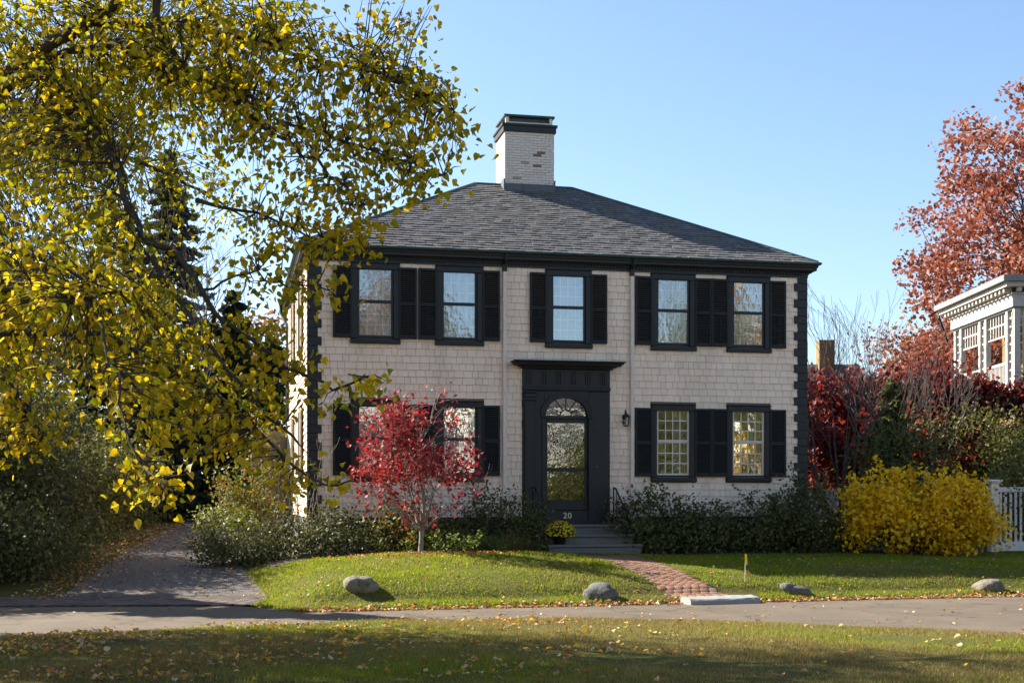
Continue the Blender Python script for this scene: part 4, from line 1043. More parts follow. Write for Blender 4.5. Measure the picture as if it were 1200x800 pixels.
MB().bbox(-.10, .10, -.10, .10, -.1, 1.58, .01).bbox(-.13, .13, -.13, .13, 1.582, 1.62, .01).bbox(-.16, .16, -.16, .16, 1.622, 1.67, .012).build('post', M['fencewhite'], fence)
MB().box(-.045, .02, -.108, -.1015, 1.44, 1.50).build('post_plate', M['iron'], fence)
MB().bbox(.105, 3.0, -.035, .035, 1.38, 1.50, .01).build('top_rail', M['fencewhite'], fence)
MB().bbox(.105, 3.0, -.04, .04, 0.02, .24, .01).build('bottom_rail', M['fencewhite'], fence)
pk = MB().bbox(-.03, .03, -.015, .015, .242, 1.378, .006).build('picket', M['fencewhite'], fence)
for i in range(23):
    o = pk if i == 0 else link(pk.copy(), fence)
    o.location = (.18 + i * .125, 0, 0)
# distant fence beside the house
fx2, fy2 = 8.15, 37.5
f2 = empty('picket_fence', (fx2, fy2, h1(fx2, fy2)), 'distant white picket fence glimpsed beside the right house corner', 'fence', None, R(12))
pk2 = MB().bbox(-.035, .035, -.012, .012, .02, 1.45, .004).build('picket', M['fencewhite'], f2)
for i in range(14):
    o = pk2 if i == 0 else link(pk2.copy(), f2)
    o.location = (i * .12, 0, 0)
MB().box(-.05, 1.65, .014, .05, .3, .4).box(-.05, 1.65, .014, .05, 1.15, 1.25).build('rail', M['fencewhite'], f2)

# potted chrysanthemum on the steps
X, Y = loc2w(5.33, -1.26); pz = .777
mum = empty('potted_mum', (X, Y, pz), 'round yellow flowering chrysanthemum in a pot on the front steps', 'potted plant')
MB().lathe([(0, 0), (.11, 0), (.14, .17), (.15, .18), (.13, .18), (.12, .15), (0, .15)], 18).build('pot', M['pot'], mum, smooth=True)
d = sph(900); d[:, 2] = np.abs(d[:, 2]) * 1.1 - .25; P = d * np.array([.33, .30, .24]) * (.55 + .4 * RNG.random((900, 1))) + np.array([0, 0, .24])
V, T, k = leaves(P, rnd(900), d + rnd(900) * .3, .06, 'diamond'); np_obj('foliage', V, T, M['holly'], mum, kind='stuff')
nf = 420; d = sph(nf); d[:, 2] = np.abs(d[:, 2]) * 1.1 - .25; d /= np.linalg.norm(d, axis=1, keepdims=True)
P = d * np.array([.35, .32, .27]) + np.array([0, 0, .24])
Vs, Ts = [], []
for a in range(4):
    t = a * PI / 4; e1 = np.cross(d, np.array([0.3, 0.5, .8])); e1 /= np.linalg.norm(e1, axis=1, keepdims=True); e2 = np.cross(d, e1)
    ax = e1 * math.cos(t) + e2 * math.sin(t)
    V, T, k = leaves(P + d * .003 * a, ax, d + rnd(nf) * .1, .042, 'diamond'); Ts.append(T + sum(len(v) for v in Vs)); Vs.append(V)
np_obj('flower', np.concatenate(Vs), np.concatenate(Ts), M['mum'], mum, kind='stuff')

# small red tree in front of the left windows
reseed('red tree')
RT = Vector(((493 - 600) * 26.6 / F, 26.6, 0)); RT.z = h1(RT.x, RT.y)
red = empty('red_tree', RT, 'small red leaved tree with pale grey trunk on the front lawn', 'tree')
fork = RT + Vector((.02, 0, .46))
MB().tube([RT - Vector((0, 0, .08)), RT + Vector((0, 0, .05)), RT + Vector((.015, 0, .3)), fork], [.085, .055, .045, .05], 10, cap=False).build('trunk', M['greybark'], red, RT, smooth=True)
tips = []; mb = MB()
for i, (dx, dy_, dz, L) in enumerate(((-.75, .2, .9, 1.0), (-.35, -.3, 1.3, 1.25), (.0, .2, 1.5, 1.35), (.32, -.15, 1.35, 1.25), (.8, .15, .75, 1.05), (-.9, -.35, .5, .8), (.6, -.5, .9, 1.0), (.15, .6, 1.0, 1.1), (-.4, .6, .8, 1.0))):
    grow(mb, fork, Vector((dx, dy_, dz)), L, .034, 3, tips, .5, 3, .12, 4, .12, .62, .003)
mb.build('branch', M['greybark'], red, RT, smooth=True)
tp = np.array([tuple(t) for t in tips])
# hold the crown inside the outline: about 2.7 m wide, 3.4 m high
cen = np.array([RT.x - .08, RT.y, RT.z + 1.88]); e = (tp - cen) / np.array([1.42, 1.25, 1.68]); s_ = np.linalg.norm(e, axis=1)
tp = tp[s_ < 1.02]
rim = sph(170); rim = cen + rim * np.array([1.36, 1.15, 1.62]) * (0.5 + .5 * RNG.random((170, 1)) ** .7); rim = rim[rim[:, 2] > RT.z + .42]
near = np.array([tp[np.argmin(((tp - q) ** 2).sum(1))] for q in rim])
mb = MB()
for q, t in zip(rim, near): mb.tube([Vector(t), Vector(t).lerp(Vector(q), .5) + Vector((0, 0, .04)), Vector(q)], [.006, .004, .002], 4, cap=False)
mb.build('twig', M['greybark'], red, RT, kind='stuff')
src = np.concatenate([tp, rim, rim, near]); n = 4400; k = RNG.integers(0, len(src), n); P = src[k] + rnd(n) * np.array([.13, .13, .10])
e = (P - cen) / np.array([1.5, 1.3, 1.75]); P = P[(np.linalg.norm(e, axis=1) < 1.03) & (np.sin(P[:, 0] * 5.1) + np.sin(P[:, 1] * 4.3) + np.sin(P[:, 2] * 5.7) > -1.7)]
foliage('foliage', P, .074, M['red'], red, RT, 'maple', .5)

# bare stems by the left corner of the house
X, Y = loc2w(.0, -.75); b = Vector((X, Y, h1(X, Y))); bv = empty('bare_vine', b, 'tangle of leafless stems at the left house corner', 'plant')
mb = MB(); tips = []
for i in range(12): grow(mb, b + Vector((random.uniform(-.9, .5), random.uniform(-.2, .3), 0)), Vector((random.uniform(-.25, .4), random.uniform(-.2, .2), 1)), random.uniform(.9, 1.5), .012, 2, tips, .35, 2, .3, 4, .12, .6, .003, 4)
mb.build('stem', M['greybark'], bv, b)

# right background: bare shrub, red maples, evergreen
def bare(name, X, Y, hgt, label, n=6, rr=.05, mat='twig', cat='tree', spreadv=.42, lean=.35, depth=4, group=None):
    reseed(label); b = Vector((X, Y, h1(X, Y) - .05)); r = empty(name, b, label, cat, group); mb = MB(); tips = []
    for i in range(n):
        a = 2 * PI * i / n + random.uniform(-.3, .3)
        grow(mb, b, Vector((math.cos(a) * lean, math.sin(a) * lean, 1)), hgt * .36, rr, depth, tips, spreadv, 3, .16, 5, .09, .66, .004, 5)
    mb.build('branch', M[mat], r, b, smooth=True); return r
bare('bare_shrub', 8.75, 36.0, 8.0, 'tall leafless many stemmed shrub beside the right corner of the house', 6, .05)
bare('bare_shrub', 10.6, 36.2, 7.2, 'leafless shrub in front of the burgundy tree', 5, .05)
tree('burgundy_tree', 10.6, 40.5, 5.8, 3.0, 13000, .16, [M['burgundy'], M['scarlet']], 'dark burgundy leaved tree right behind the house corner', depth=4, cl=.42, bark='bark', trunk_h=.2, prob=[.75, .25], shape='maple', zsq=.6)
tree('burgundy_tree', 14.0, 39.5, 5.3, 3.6, 24000, .16, [M['burgundy'], M['scarlet']], 'dark burgundy leaved tree below the neighbouring porch', depth=4, cl=.45, bark='bark', trunk_h=.2, prob=[.85, .15], shape='maple', zsq=.6)
tree('scarlet_tree', 9.9, 44.0, 5.4, 2.6, 7000, .17, M['scarlet'], 'bright scarlet tree glowing behind the bare shrub', depth=4, cl=.45, bark='bark', trunk_h=.15, shape='maple')
conifer('evergreen_shrub', 10.35, 36.6, 4.6, .95, 4500, M['holly'], 'narrow dark evergreen among the red trees', size=.2)
# orange trees behind the neighbour
tree('orange_tree', 27.6, 57.0, 15.0, 7.0, 160000, .225, M['orange'], 'tall orange red tree rising behind the neighbouring porch', depth=4, cl=.72, bark='bark', trunk_h=.2, up=.06, zsq=.75, nl=13, crown=((27.6, 57, 11.6), (11.4, 9, 9.4), 700))
tree('orange_tree', 20.6, 61.0, 11.0, 4.5, 22000, .18, M['orange'], 'smaller orange tree left of the neighbouring porch roof', depth=4, cl=.7, bark='bark', trunk_h=.2)

# neighbouring house with trellised porch
nx0, ny0 = 16.85, 45.0
nb = empty('neighbour_house', (nx0, ny0, .6), 'neighbouring house with white trellised upper porch at the right edge', 'house')
W_, D_ = 9.0, 6.3; zt = 8.75
MB().box(0.1, W_, .1, D_, 0, 4.68).build('lower_wall', M['yellowwall'], nb)
MB().box(1.9, W_, 2.2, D_, 4.752, 7.7).build('upper_wall', M['yellowwall'], nb)
MB().box(0, W_, 0, D_, 4.70, 4.90).build('porch_floor', M['lattice'], nb)
MB().box(-.55, W_ + .5, -.55, D_ + .5, 8.40, 8.60).build('roof', M['greyroof'], nb)
MB().box(-.40, W_ + .4, -.40, D_ + .4, 8.24, 8.398).box(-.08, W_, -.08, D_, 7.62, 8.02).box(-.14, W_, -.14, D_, 8.022, 8.08).build('entablature', M['lattice'], nb)
mb = MB()
for i in range(17): y = i * .38; mb.box(-.34, -.082, y, y + .13, 8.09, 8.235)
for i in range(24): x = i * .38; mb.box(x, x + .13, -.34, -.1445, 8.09, 8.235)
mb.build('bracket', M['lattice'], nb, kind='stuff')
def post(x, y): MB().box(x - .09, x + .09, y - .09, y + .09, 4.902, 7.618).build('post', M['lattice'], nb)
for y in (0.1, .75, 2.8, 3.4, 5.45, 6.1): post(.1, y)
for x in (.75, 1.45, 4.3, 4.9): post(x, .1)
def trellis(x0, x1, y0, y1, z0, z1, n, m):
    mb = MB()
    for i in range(n + 1):
        t = i / n; x, y = x0 + (x1 - x0) * t, y0 + (y1 - y0) * t; mb.box(x - .025, x + .025, y - .025, y + .025, z0, z1)
    for j in range(m + 1):
        z = z0 + (z1 - z0) * j / m
        if x0 == x1: mb.box(x0 - .022, x0 + .022, min(y0, y1), max(y0, y1), z - .03, z + .03)
        else: mb.box(min(x0, x1), max(x0, x1), y0 - .022, y0 + .022, z - .03, z + .03)
    mb.build('trellis', M['lattice'], nb)
trellis(.1, .1, .84, 2.71, 6.75, 7.6, 7, 2); trellis(.1, .1, 3.49, 5.36, 6.75, 7.6, 7, 2)
trellis(.1, .1, .2, .66, 4.95, 7.6, 2, 9); trellis(.1, .1, 2.89, 3.31, 4.95, 7.6, 2, 9); trellis(.1, .1, 5.54, 6.01, 4.95, 7.6, 2, 9)
trellis(.2, .66, .1, .1, 4.95, 7.6, 3, 9); trellis(.84, 1.36, .1, .1, 6.75, 7.6, 2, 2); trellis(1.54, 4.21, .1, .1, 6.75, 7.6, 9, 2)
for a, b in ((.84, 2.71), (3.49, 5.36)):
    mb = MB().box(.06, .14, a, b, 5.75, 5.85).box(.06, .14, a, b, 5.05, 5.12)
    for i in range(14): y = a + .1 + i * (b - a - .2) / 13; mb.box(.08, .12, y - .02, y + .02, 5.122, 5.748)
    mb.build('balustrade', M['lattice'], nb)
for y, in ((3.1,), (5.0,)):
    wf = MB().box(1.84, 1.898, y - .6, y + .6, 4.95, 7.2).build('porch_door', M['lattice'], nb)
    for s in (-.3, .3): MB().box(1.825, 1.838, y + s - .23, y + s + .23, 5.3, 7.05).build('pane', M['storm'], wf)
wf = MB().box(2.4, 3.9, 2.14, 2.198, 5.4, 7.2).build('porch_window', M['lattice'], nb)
for s in (-.38, .38): MB().box(3.15 + s - .32, 3.15 + s + .32, 2.125, 2.138, 5.5, 7.1).build('pane', M['storm'], wf)
MB().box(.0, W_, .0, D_, 7.55, 7.615).build('porch_ceiling', M['greyroof'], nb)

# far house between the trees on the right
fh = empty('far_house', (13.6, 66, -.6), 'far grey roofed house with chimney glimpsed beyond the bare shrub', 'house')
MB().box(-3.5, 4, 0, 8, 0, 6.2).build('wall', M['lattice'], fh)
rf = MB().add([(-4, -.5, 6.2), (4.5, -.5, 6.2), (4.5, 8.5, 6.2), (-4, 8.5, 6.2), (-4, 4, 9.4), (4.5, 4, 9.4)], [(0, 1, 5, 4), (2, 3, 4, 5), (1, 2, 5), (3, 0, 4), (3, 2, 1, 0)]).build('roof', M['slate'], fh)
MB().box(2.3, 3.1, 3.4, 4.2, 8.8, 10.6).build('chimney', M['yellowwall'], rf)
for x in (-2, 1.5):
    w_ = MB().box(x - .5, x + .5, -.04, -.002, 3.5, 5.1).build('window', M['lattice'], fh); MB().box(x - .42, x + .42, -.05, -.042, 3.6, 5.0).build('pane', M['storm'], w_)

# ------------------------------------------------------------------ left side vegetation
gl = 'shrubs along the left side of the driveway'
shrub('driveway_shrub', (-10.4, 25.6, 0), (1.9, 1.5, 1.5), 14000, .085, [M['greygreen'], M['holly']], 'low dark shrub at the lane end of the driveway', group=gl, clumps=60, prob=[.4, .6])
shrub('driveway_shrub', (-10.9, 28.3, 0), (1.9, 2.2, 3.9), 28000, .10, [M['greygreen'], M['olive']], 'tall grey green shrub left of the driveway, tallest of its row', group=gl, clumps=90, prob=[.75, .25], stems=16)
shrub('driveway_shrub', (-11.9, 23.3, 0), (1.7, 1.3, 3.7), 9000, .11, [M['greygreen'], M['holly']], 'tall shrub at the lane corner left of the driveway, mostly outside the left edge', group=gl, clumps=60, prob=[.5, .5])
shrub('driveway_shrub', (-13.6, 30.6, 0), (2.2, 2.0, 5.8), 12000, .14, [M['greygreen'], M['olive']], 'tall grey green shrub behind the leftmost driveway shrubs', group=gl, clumps=70, prob=[.6, .4])
conifer('evergreen_tree', -14.4, 25.9, 9.6, 2.9, 9000, M['conifer'], 'broad dark evergreen outside the left edge, shading lane and driveway', None, .42)
shrub('driveway_shrub', (-10.7, 33.0, 0), (1.5, 1.6, 2.6), 12000, .10, [M['olive'], M['holly']], 'olive shrub halfway along the left driveway edge', group=gl, clumps=60, prob=[.6, .4])
shrub('driveway_shrub', (-10.9, 37.5, 0), (1.3, 1.6, 2.4), 6000, .10, [M['holly'], M['olive']], 'dark shrub at the far end of the left driveway edge', group=gl, clumps=50, prob=[.7, .3])
shrub('corner_shrub', (-6.75, 34.3, 0), (.75, 1.0, 2.7), 3600, .09, [M['olive'], M['lime'], M['rust']], 'sparse yellowing shrub beside the left wall of the house', clumps=46, prob=[.55, .25, .2], stems=18, peaks=.6)
shrub('corner_shrub', (-6.7, 31.0, 0), (.7, .9, .9), 2400, .08, [M['lime'], M['olive']], 'bright green low shrub between driveway and house corner', clumps=40, prob=[.5, .5])
gd = 'dark evergreens closing the end of the driveway'
conifer('evergreen_tree', -11.6, 43.0, 8.2, 2.0, 7000, M['conifer'], 'dark evergreen left of the driveway end', gd, .3)
conifer('evergreen_tree', -9.7, 46.5, 8.0, 1.9, 7000, M['conifer'], 'dark evergreen in the middle of the driveway end', gd, .3)
conifer('evergreen_tree', -8.0, 44.5, 6.6, 1.5, 6000, M['conifer'], 'dark evergreen nearest the left wall of the house', gd, .28)
conifer('evergreen_tree', -14.0, 45.0, 9.0, 2.3, 7000, M['conifer'], 'dark evergreen farthest left behind the driveway shrubs', gd, .3)
conifer('grey_spruce', -13.8, 54.0, 14.8, 3.4, 11000, M['bluespruce'], 'tall grey spruce rising behind the driveway evergreens', None, .34)
conifer('grey_spruce', -20.5, 52.0, 13.0, 3.4, 10000, M['bluespruce'], 'tall grey spruce at the left edge behind the yellow foliage', None, .34)
bare('bare_tree', -12.3, 48.5, 13.5, 'large leafless tree with spreading limbs left of the house', 4, .16, 'twig', 'tree', .62, .45, 4)
tree('rust_tree', -11.6, 64.0, 10.2, 3.6, 9000, .26, M['rust'], 'rust coloured tree far behind the left wall of the house', depth=4, cl=.6, bark='bark')
shrub('hedge', (-16.5, 42, 0), (4.0, 1.6, 4.6), 16000, .16, [M['holly'], M['olive']], 'tall dark hedge behind the driveway shrubs at the left edge', clumps=90, prob=[.8, .2])
shrub('hedge', (-11.5, 49.5, 0), (5.0, 1.6, 4.5), 14000, .18, M['holly'], 'dark hedge behind the evergreens at the driveway end', clumps=90)
tree('background_tree', -18, 40, 8.0, 3.8, 11000, .2, [M['olive'], M['holly']], 'olive green tree behind the left driveway shrubs', depth=4, cl=.55, prob=[.6, .4])
tree('background_tree', -26, 60, 13, 6, 9000, .34, [M['olive'], M['rust']], 'far olive and rust tree at the left edge', depth=4, cl=.8, prob=[.7, .3])
tree('background_tree', 4, 85, 9, 5, 6000, .4, [M['rust'], M['olive']], 'distant tree hidden mostly by the house', depth=4, cl=.8, prob=[.6, .4])
tree('background_tree', 30, 80, 14, 7, 9000, .4, [M['rust'], M['orange']], 'distant rust tree behind the orange tree', depth=4, cl=.9, prob=[.6, .4])

# ------------------------------------------------------------------ the linden overhead
reseed('linden five')
LB = Vector((-8.0, 14.5, h1(-8.0, 14.5) - .1))
lin = empty('linden_tree', LB, 'large yellow and green linden reaching in from the left edge', 'tree')
crotch = Vector((-8.0, 14.5, 3.0))
MB().tube([LB, LB + Vector((0, 0, .4)), LB + Vector((.05, 0, 1.6)), crotch], [.48, .36, .32, .33], 14).build('trunk', M['bark'], lin, LB, smooth=True)
def limb(pts, r0, r1):
    P = [p if isinstance(p, Vector) else at(*p) for p in pts]
    Q = []                                                       # smooth with Catmull-Rom
    for i in range(len(P) - 1):
        a, b, c, d = P[max(i - 1, 0)], P[i], P[i + 1], P[min(i + 2, len(P) - 1)]
        for t in (0, .25, .5, .75):
            Q.append(0.5 * ((2 * b) + (c - a) * t + (2 * a - 5 * b + 4 * c - d) * t * t + (3 * b - a - 3 * c + d) * t ** 3) + Vector((random.gauss(0, .012), random.gauss(0, .012), random.gauss(0, .012))))
    Q.append(P[-1]); n = len(Q)
    MB().tube(Q, [r0 + (r1 - r0) * (i / (n - 1)) ** 0.5 for i in range(n)], 8, cap=False).build('limb', M['bark'], lin, LB, smooth=True)
    return Q
C0 = crotch
LIMBS = [
 limb([C0, (-120, 250, 13.5), (0, 101, 12.5), (45, 60, 12), (105, 26, 11.6), (180, -40, 11.2), (260, -120, 11)], .15, .03),
 limb([(-60, 170, 13), (40, 80, 12.3), (120, 55, 12), (165, 62, 11.6), (230, 92, 11), (300, 140, 10.5), (370, 190, 10.2), (425, 240, 10)], .065, .008),
 limb([(180, -40, 11.3), (190, 40, 11.3), (215, 78, 11), (265, 105, 10.8), (330, 140, 10.5), (430, 175, 10.3), (520, 205, 10)], .05, .006),
 limb([(105, 26, 11.7), (200, 30, 11.5), (300, 50, 11.2), (400, 78, 11), (470, 100, 10.7), (532, 130, 10.5)], .04, .006),
 limb([(0, 101, 12.5), (50, 85, 11.8), (80, 105, 11.5), (110, 150, 11), (135, 190, 10.6), (150, 240, 10.3), (171, 284, 10), (193, 330, 9.7), (220, 365, 9.4), (238, 397, 9.2), (300, 470, 9), (350, 520, 9)], .065, .008),
 limb([(150, 240, 10.3), (153, 290, 10), (162, 340, 9.8), (171, 383, 9.6), (165, 450, 9.4), (180, 510, 9.2)], .03, .008),
 limb([C0, (-150, 380, 13), (0, 336, 9.5), (58, 347, 8.8), (103, 350, 8.4), (165, 335, 8.2)], .09, .006),
 limb([(171, 284, 10), (211, 300, 9.9), (252, 365, 9.7), (297, 401, 9.5), (333, 428, 9.4), (391, 453, 9.3), (440, 440, 9.2)], .032, .007),
 limb([(103, 350, 8.4), (128, 420, 7.9), (146, 490, 7.4), (160, 540, 7.0), (205, 572, 6.7)], .013, .004),
 limb([C0, (-150, 420, 13), (-20, 430, 11.5), (30, 480, 11.2), (50, 520, 11)], .07, .008),
 limb([C0, (-150, 400, 11.5), (-60, 400, 9.4), (40, 390, 9), (140, 400, 9.2), (230, 450, 9.1), (300, 500, 8.9), (360, 560, 8.7), (420, 565, 8.6)], .05, .005),
 limb([C0, (-120, 200, 14.5), (0, 170, 15.5), (110, 170, 16.5), (220, 215, 17.5), (300, 262, 17.8)], .11, .01),
 limb([C0, (-180, 330, 16), (-20, 300, 17), (80, 310, 18), (180, 350, 18.5)], .11, .015),
 limb([(238, 340, 10), (290, 320, 10), (330, 335, 10), (372, 335, 10), (395, 350, 10)], .012, .005),
 limb([(230, 235, 10.5), (300, 250, 10.4), (360, 275, 10.3), (430, 295, 10.2)], .02, .005),
 limb([C0, Vector((-9.5, 18, 6)), Vector((-10.5, 21, 8))], .15, .03), limb([C0, Vector((-11, 14, 6)), Vector((-14, 13.5, 8))], .15, .03),
 limb([C0, Vector((-9, 11, 6)), Vector((-10, 7.5, 8))], .14, .03), limb([C0, Vector((-7.5, 14.8, 7)), Vector((-7.0, 15, 11))], .16, .03),
 limb([C0, Vector((-6.5, 17.5, 6.5)), Vector((-5, 20, 8.5))], .14, .03), limb([C0, Vector((-5.5, 13.5, 7)), Vector((-3, 13, 9.5))], .14, .03),
]
LP = np.array([tuple(p) for Q in LIMBS for p in Q[4:]])
def inpoly(x, y, poly):
    c = np.zeros(len(x), bool); n = len(poly)
    for i in range(n):
        (x0, y0), (x1, y1) = poly[i], poly[(i + 1) % n]
        if y0 == y1: continue
        c ^= ((y0 > y) != (y1 > y)) & (x < (x1 - x0) * (y - y0) / (y1 - y0) + x0)
    return c
# where the crown hangs: regions of the crown, each with the distance range it lives in and a number of twigs
REG = [
 ([(-40, -40), (380, -40), (380, 10), (330, 60), (240, 130), (60, 180), (-40, 220)], (10.2, 12.8), 470, .30),
 ([(-40, -40), (270, -40), (250, 120), (150, 200), (-40, 260)], (15, 20), 420, .25),
 ([(100, 90), (240, 110), (330, 170), (300, 215), (170, 170), (100, 160)], (10.2, 13), 110, .35),
 ([(-40, 300), (220, 330), (230, 470), (-40, 460)], (14, 18.5), 260, .35),
 ([(240, 10), (395, 15), (420, 40), (500, 60), (540, 100), (540, 195), (470, 230), (400, 200), (300, 150), (230, 90)], (9.8, 11.6), 330, .62),
 ([(400, -20), (500, -20), (515, 25), (480, 30), (440, 10)], (10.4, 11), 16, .5),
 ([(300, 180), (400, 215), (500, 205), (505, 240), (430, 262), (330, 265)], (9.8, 10.6), 60, .65),
 ([(250, 235), (340, 275), (420, 262), (440, 285), (380, 300), (300, 290)], (9.9, 10.5), 36, .7),
 ([(-40, 180), (120, 170), (150, 260), (180, 330), (120, 340), (-40, 330)], (9.0, 13), 230, .25),
 ([(-40, 150), (170, 160), (300, 200), (320, 290), (240, 280), (180, 330), (-40, 420)], (15, 19), 330, .25),
 ([(-40, 330), (180, 320), (250, 400), (290, 460), (230, 500), (120, 450), (-40, 470)], (8.2, 10.5), 270, .6),
 ([(180, 440), (300, 430), (320, 470), (400, 440), (445, 435), (445, 465), (330, 485), (290, 540), (220, 520)], (8.8, 9.4), 62, .8),
 ([(60, 440), (200, 440), (240, 500), (180, 530), (110, 500)], (7.6, 9), 55, .75),
 ([(100, 595), (140, 570), (190, 545), (225, 540), (222, 560), (195, 590), (160, 600)], (6.7, 7.2), 14, .9),
 ([(200, 540), (280, 500), (330, 540), (395, 545), (440, 560), (400, 575), (330, 575), (290, 575), (250, 555)], (8.5, 9), 30, .85),
 ([(-30, 430), (30, 430), (55, 470), (55, 525), (20, 550), (-30, 520)], (10.6, 11.3), 40, .8),
 ([(230, 290), (330, 310), (395, 335), (400, 352), (330, 350), (260, 330)], (9.8, 10.2), 20, .7),
 ([(290, 330), (340, 390), (380, 430), (330, 440), (270, 390)], (9.3, 9.8), 24, .8),
 ([(-40, 240), (60, 220), (120, 300), (60, 380), (-40, 400)], (7.5, 9), 40, .6),
]
twigs = MB(); LPos, LAx, LYel = [], [], []
for poly, (zn, zf), cnt, yel in REG:
    cnt = int(cnt * (1.35 if zn > 9.5 else 1.2)); yel *= .8; sp_ = .11 if zn > 9.5 else .065
    xs0, xs1 = min(p[0] for p in poly), max(p[0] for p in poly); ys0, ys1 = min(p[1] for p in poly), max(p[1] for p in poly); got = 0
    while got < cnt:
        x, y = RNG.uniform(xs0, xs1), RNG.uniform(ys0, ys1)
        if not inpoly(np.array([x]), np.array([y]), poly)[0]: continue
        got += 1; tgt = at(x, y, RNG.uniform(zn, zf)); ta = np.array(tgt)
        dd = LP - ta; dist = (dd ** 2).sum(1) + np.where(LP[:, 2] < ta[2] - .3, .4, 0); j = int(np.argmin(dist)); s = Vector(LP[j])
        L = (tgt - s).length
        if L > 1.5: s = tgt + (s - tgt) * (1.5 / L); L = 1.5
        mid = s.lerp(tgt, .5) + Vector((random.gauss(0, .04), random.gauss(0, .04), .10 * L))
        twigs.tube([s, mid, tgt], [.006, .004, .0018], 4, cap=False)
        dirv = (tgt - mid).normalized()
        for q in range(RNG.integers(5, 9)):
            t = RNG.uniform(.0, 1.0) ** .6; p = (s.lerp(mid, t * 2) if t < .5 else mid.lerp(tgt, t * 2 - 1))
            if (p - tgt).length > .55: p = tgt + (p - tgt).normalized() * RNG.uniform(0, .5)
            LPos.append(tuple(p + Vector((random.gauss(0, sp_), random.gauss(0, sp_), random.gauss(0, sp_ * .8) - .02))))
            LAx.append((dirv.x * .5 + random.gauss(0, .5), dirv.y * .5 + random.gauss(0, .5), -.55 + random.gauss(0, .35))); LYel.append(RNG.random() < yel)
twigs.build('twig', M['bark'], lin, LB, kind='stuff')
LPos = np.array(LPos); LAx = np.array(LAx); LYel = np.array(LYel); n = len(LPos)
size = .054 * (0.65 + .6 * RNG.random(n)); nz = rnd(n) * .65 + np.array([(0.0, -.3, .75)]); size = size * np.interp(LPos[:, 1], [6, 8, 10, 20], [.8, .9, 1, 1.05])
# the 300 leaves that show largest are objects of their own
order = np.argsort(-(size / LPos[:, 1])); pxx = 600 + F * LPos[:, 0] / LPos[:, 1]; pyy = 585 - F * (LPos[:, 2] - CAMH) / LPos[:, 1]
order = [i for i in order if 0 < pxx[i] < 1200 and 0 < pyy[i] < 800][:300]; single = np.zeros(n, bool); single[order] = True
ax_, ay_, nz_ = frames(LAx, nz); base, tri = SH['heart']
lm_ = [np_mesh('leaf', base, tri, M[k]) for k in ('lin_green', 'lin_yellow')]
for i in order:
    o = bpy.data.objects.new('leaf', lm_[int(LYel[i])]); link(o, lin)
    A_, B_, N_, s_ = ax_[i], ay_[i], nz_[i], size[i]
    o.matrix_local = Matrix(((A_[0] * s_, B_[0] * s_, N_[0] * s_, LPos[i][0] - LB.x), (A_[1] * s_, B_[1] * s_, N_[1] * s_, LPos[i][1] - LB.y), (A_[2] * s_, B_[2] * s_, N_[2] * s_, LPos[i][2] - LB.z), (0, 0, 0, 1)))
V, T, k = leaves(LPos[~single], LAx[~single], nz[~single], size[~single], 'heart')
np_obj('foliage', V, T, [M['lin_green'], M['lin_yellow']], lin, LB, np.repeat(LYel[~single].astype(int), k), kind='stuff')
# the part of the crown outside the picture, whose shade falls on the near lawn
nn = 46000; d = sph(nn) * (RNG.random((nn, 1)) ** .45); P = d * np.array([7.6, 7.2, 4.6]) + np.array([-8.2, 15.2, 6.6])
pxx = 600 + F * P[:, 0] / P[:, 1]; pyy = 585 - F * (P[:, 2] - CAMH) / P[:, 1]
P = P[((pxx < -25) | (pyy < -25)) & (P[:, 2] > 1.9)]
g = np.sin(P[:, 0] * 1.7) + np.sin(P[:, 1] * 1.9 + 1) + np.sin(P[:, 2] * 2.3)
P = P[g > -1.3]
foliage('outer_foliage', P, .13, [M['lin_green'], M['lin_yellow']], lin, LB, 'diamond', .5, None, [.6, .4])

# a second street tree, outside the left edge, shading the near verge
reseed('second linden')
B2 = Vector((-15.2, 19.8, h1(-15.2, 19.8) - .1)); l2 = empty('linden_tree', B2, 'second linden standing outside the left edge, shading the near verge', 'tree')
mb = MB(); tips = []
MB().tube([B2, B2 + Vector((0, 0, 2)), B2 + Vector((.1, 0, 4.5))], [.4, .3, .25], 12).build('trunk', M['bark'], l2, B2, smooth=True)
for i in range(8): grow(mb, B2 + Vector((.1, 0, 4.4)), Vector((math.cos(i * .8), .6 * math.sin(i * .8), .9)), 2.6, .12, 3, tips, .6, 3, .1)
mb.build('branch', M['bark'], l2, B2, smooth=True)
nn = 15000; d = sph(nn) * (RNG.random((nn, 1)) ** .4); P = d * np.array([5.6, 2.5, 3.4]) + np.array([-15.0, 19.8, 8.4])
g = np.sin(P[:, 0] * 1.3) + np.sin(P[:, 1] * 1.7 + 1) + np.sin(P[:, 2] * 1.9); P = P[g > -1.2]
foliage('foliage', P, .17, [M['lin_green'], M['lin_yellow']], l2, B2, 'diamond', .5, None, [.6, .4])

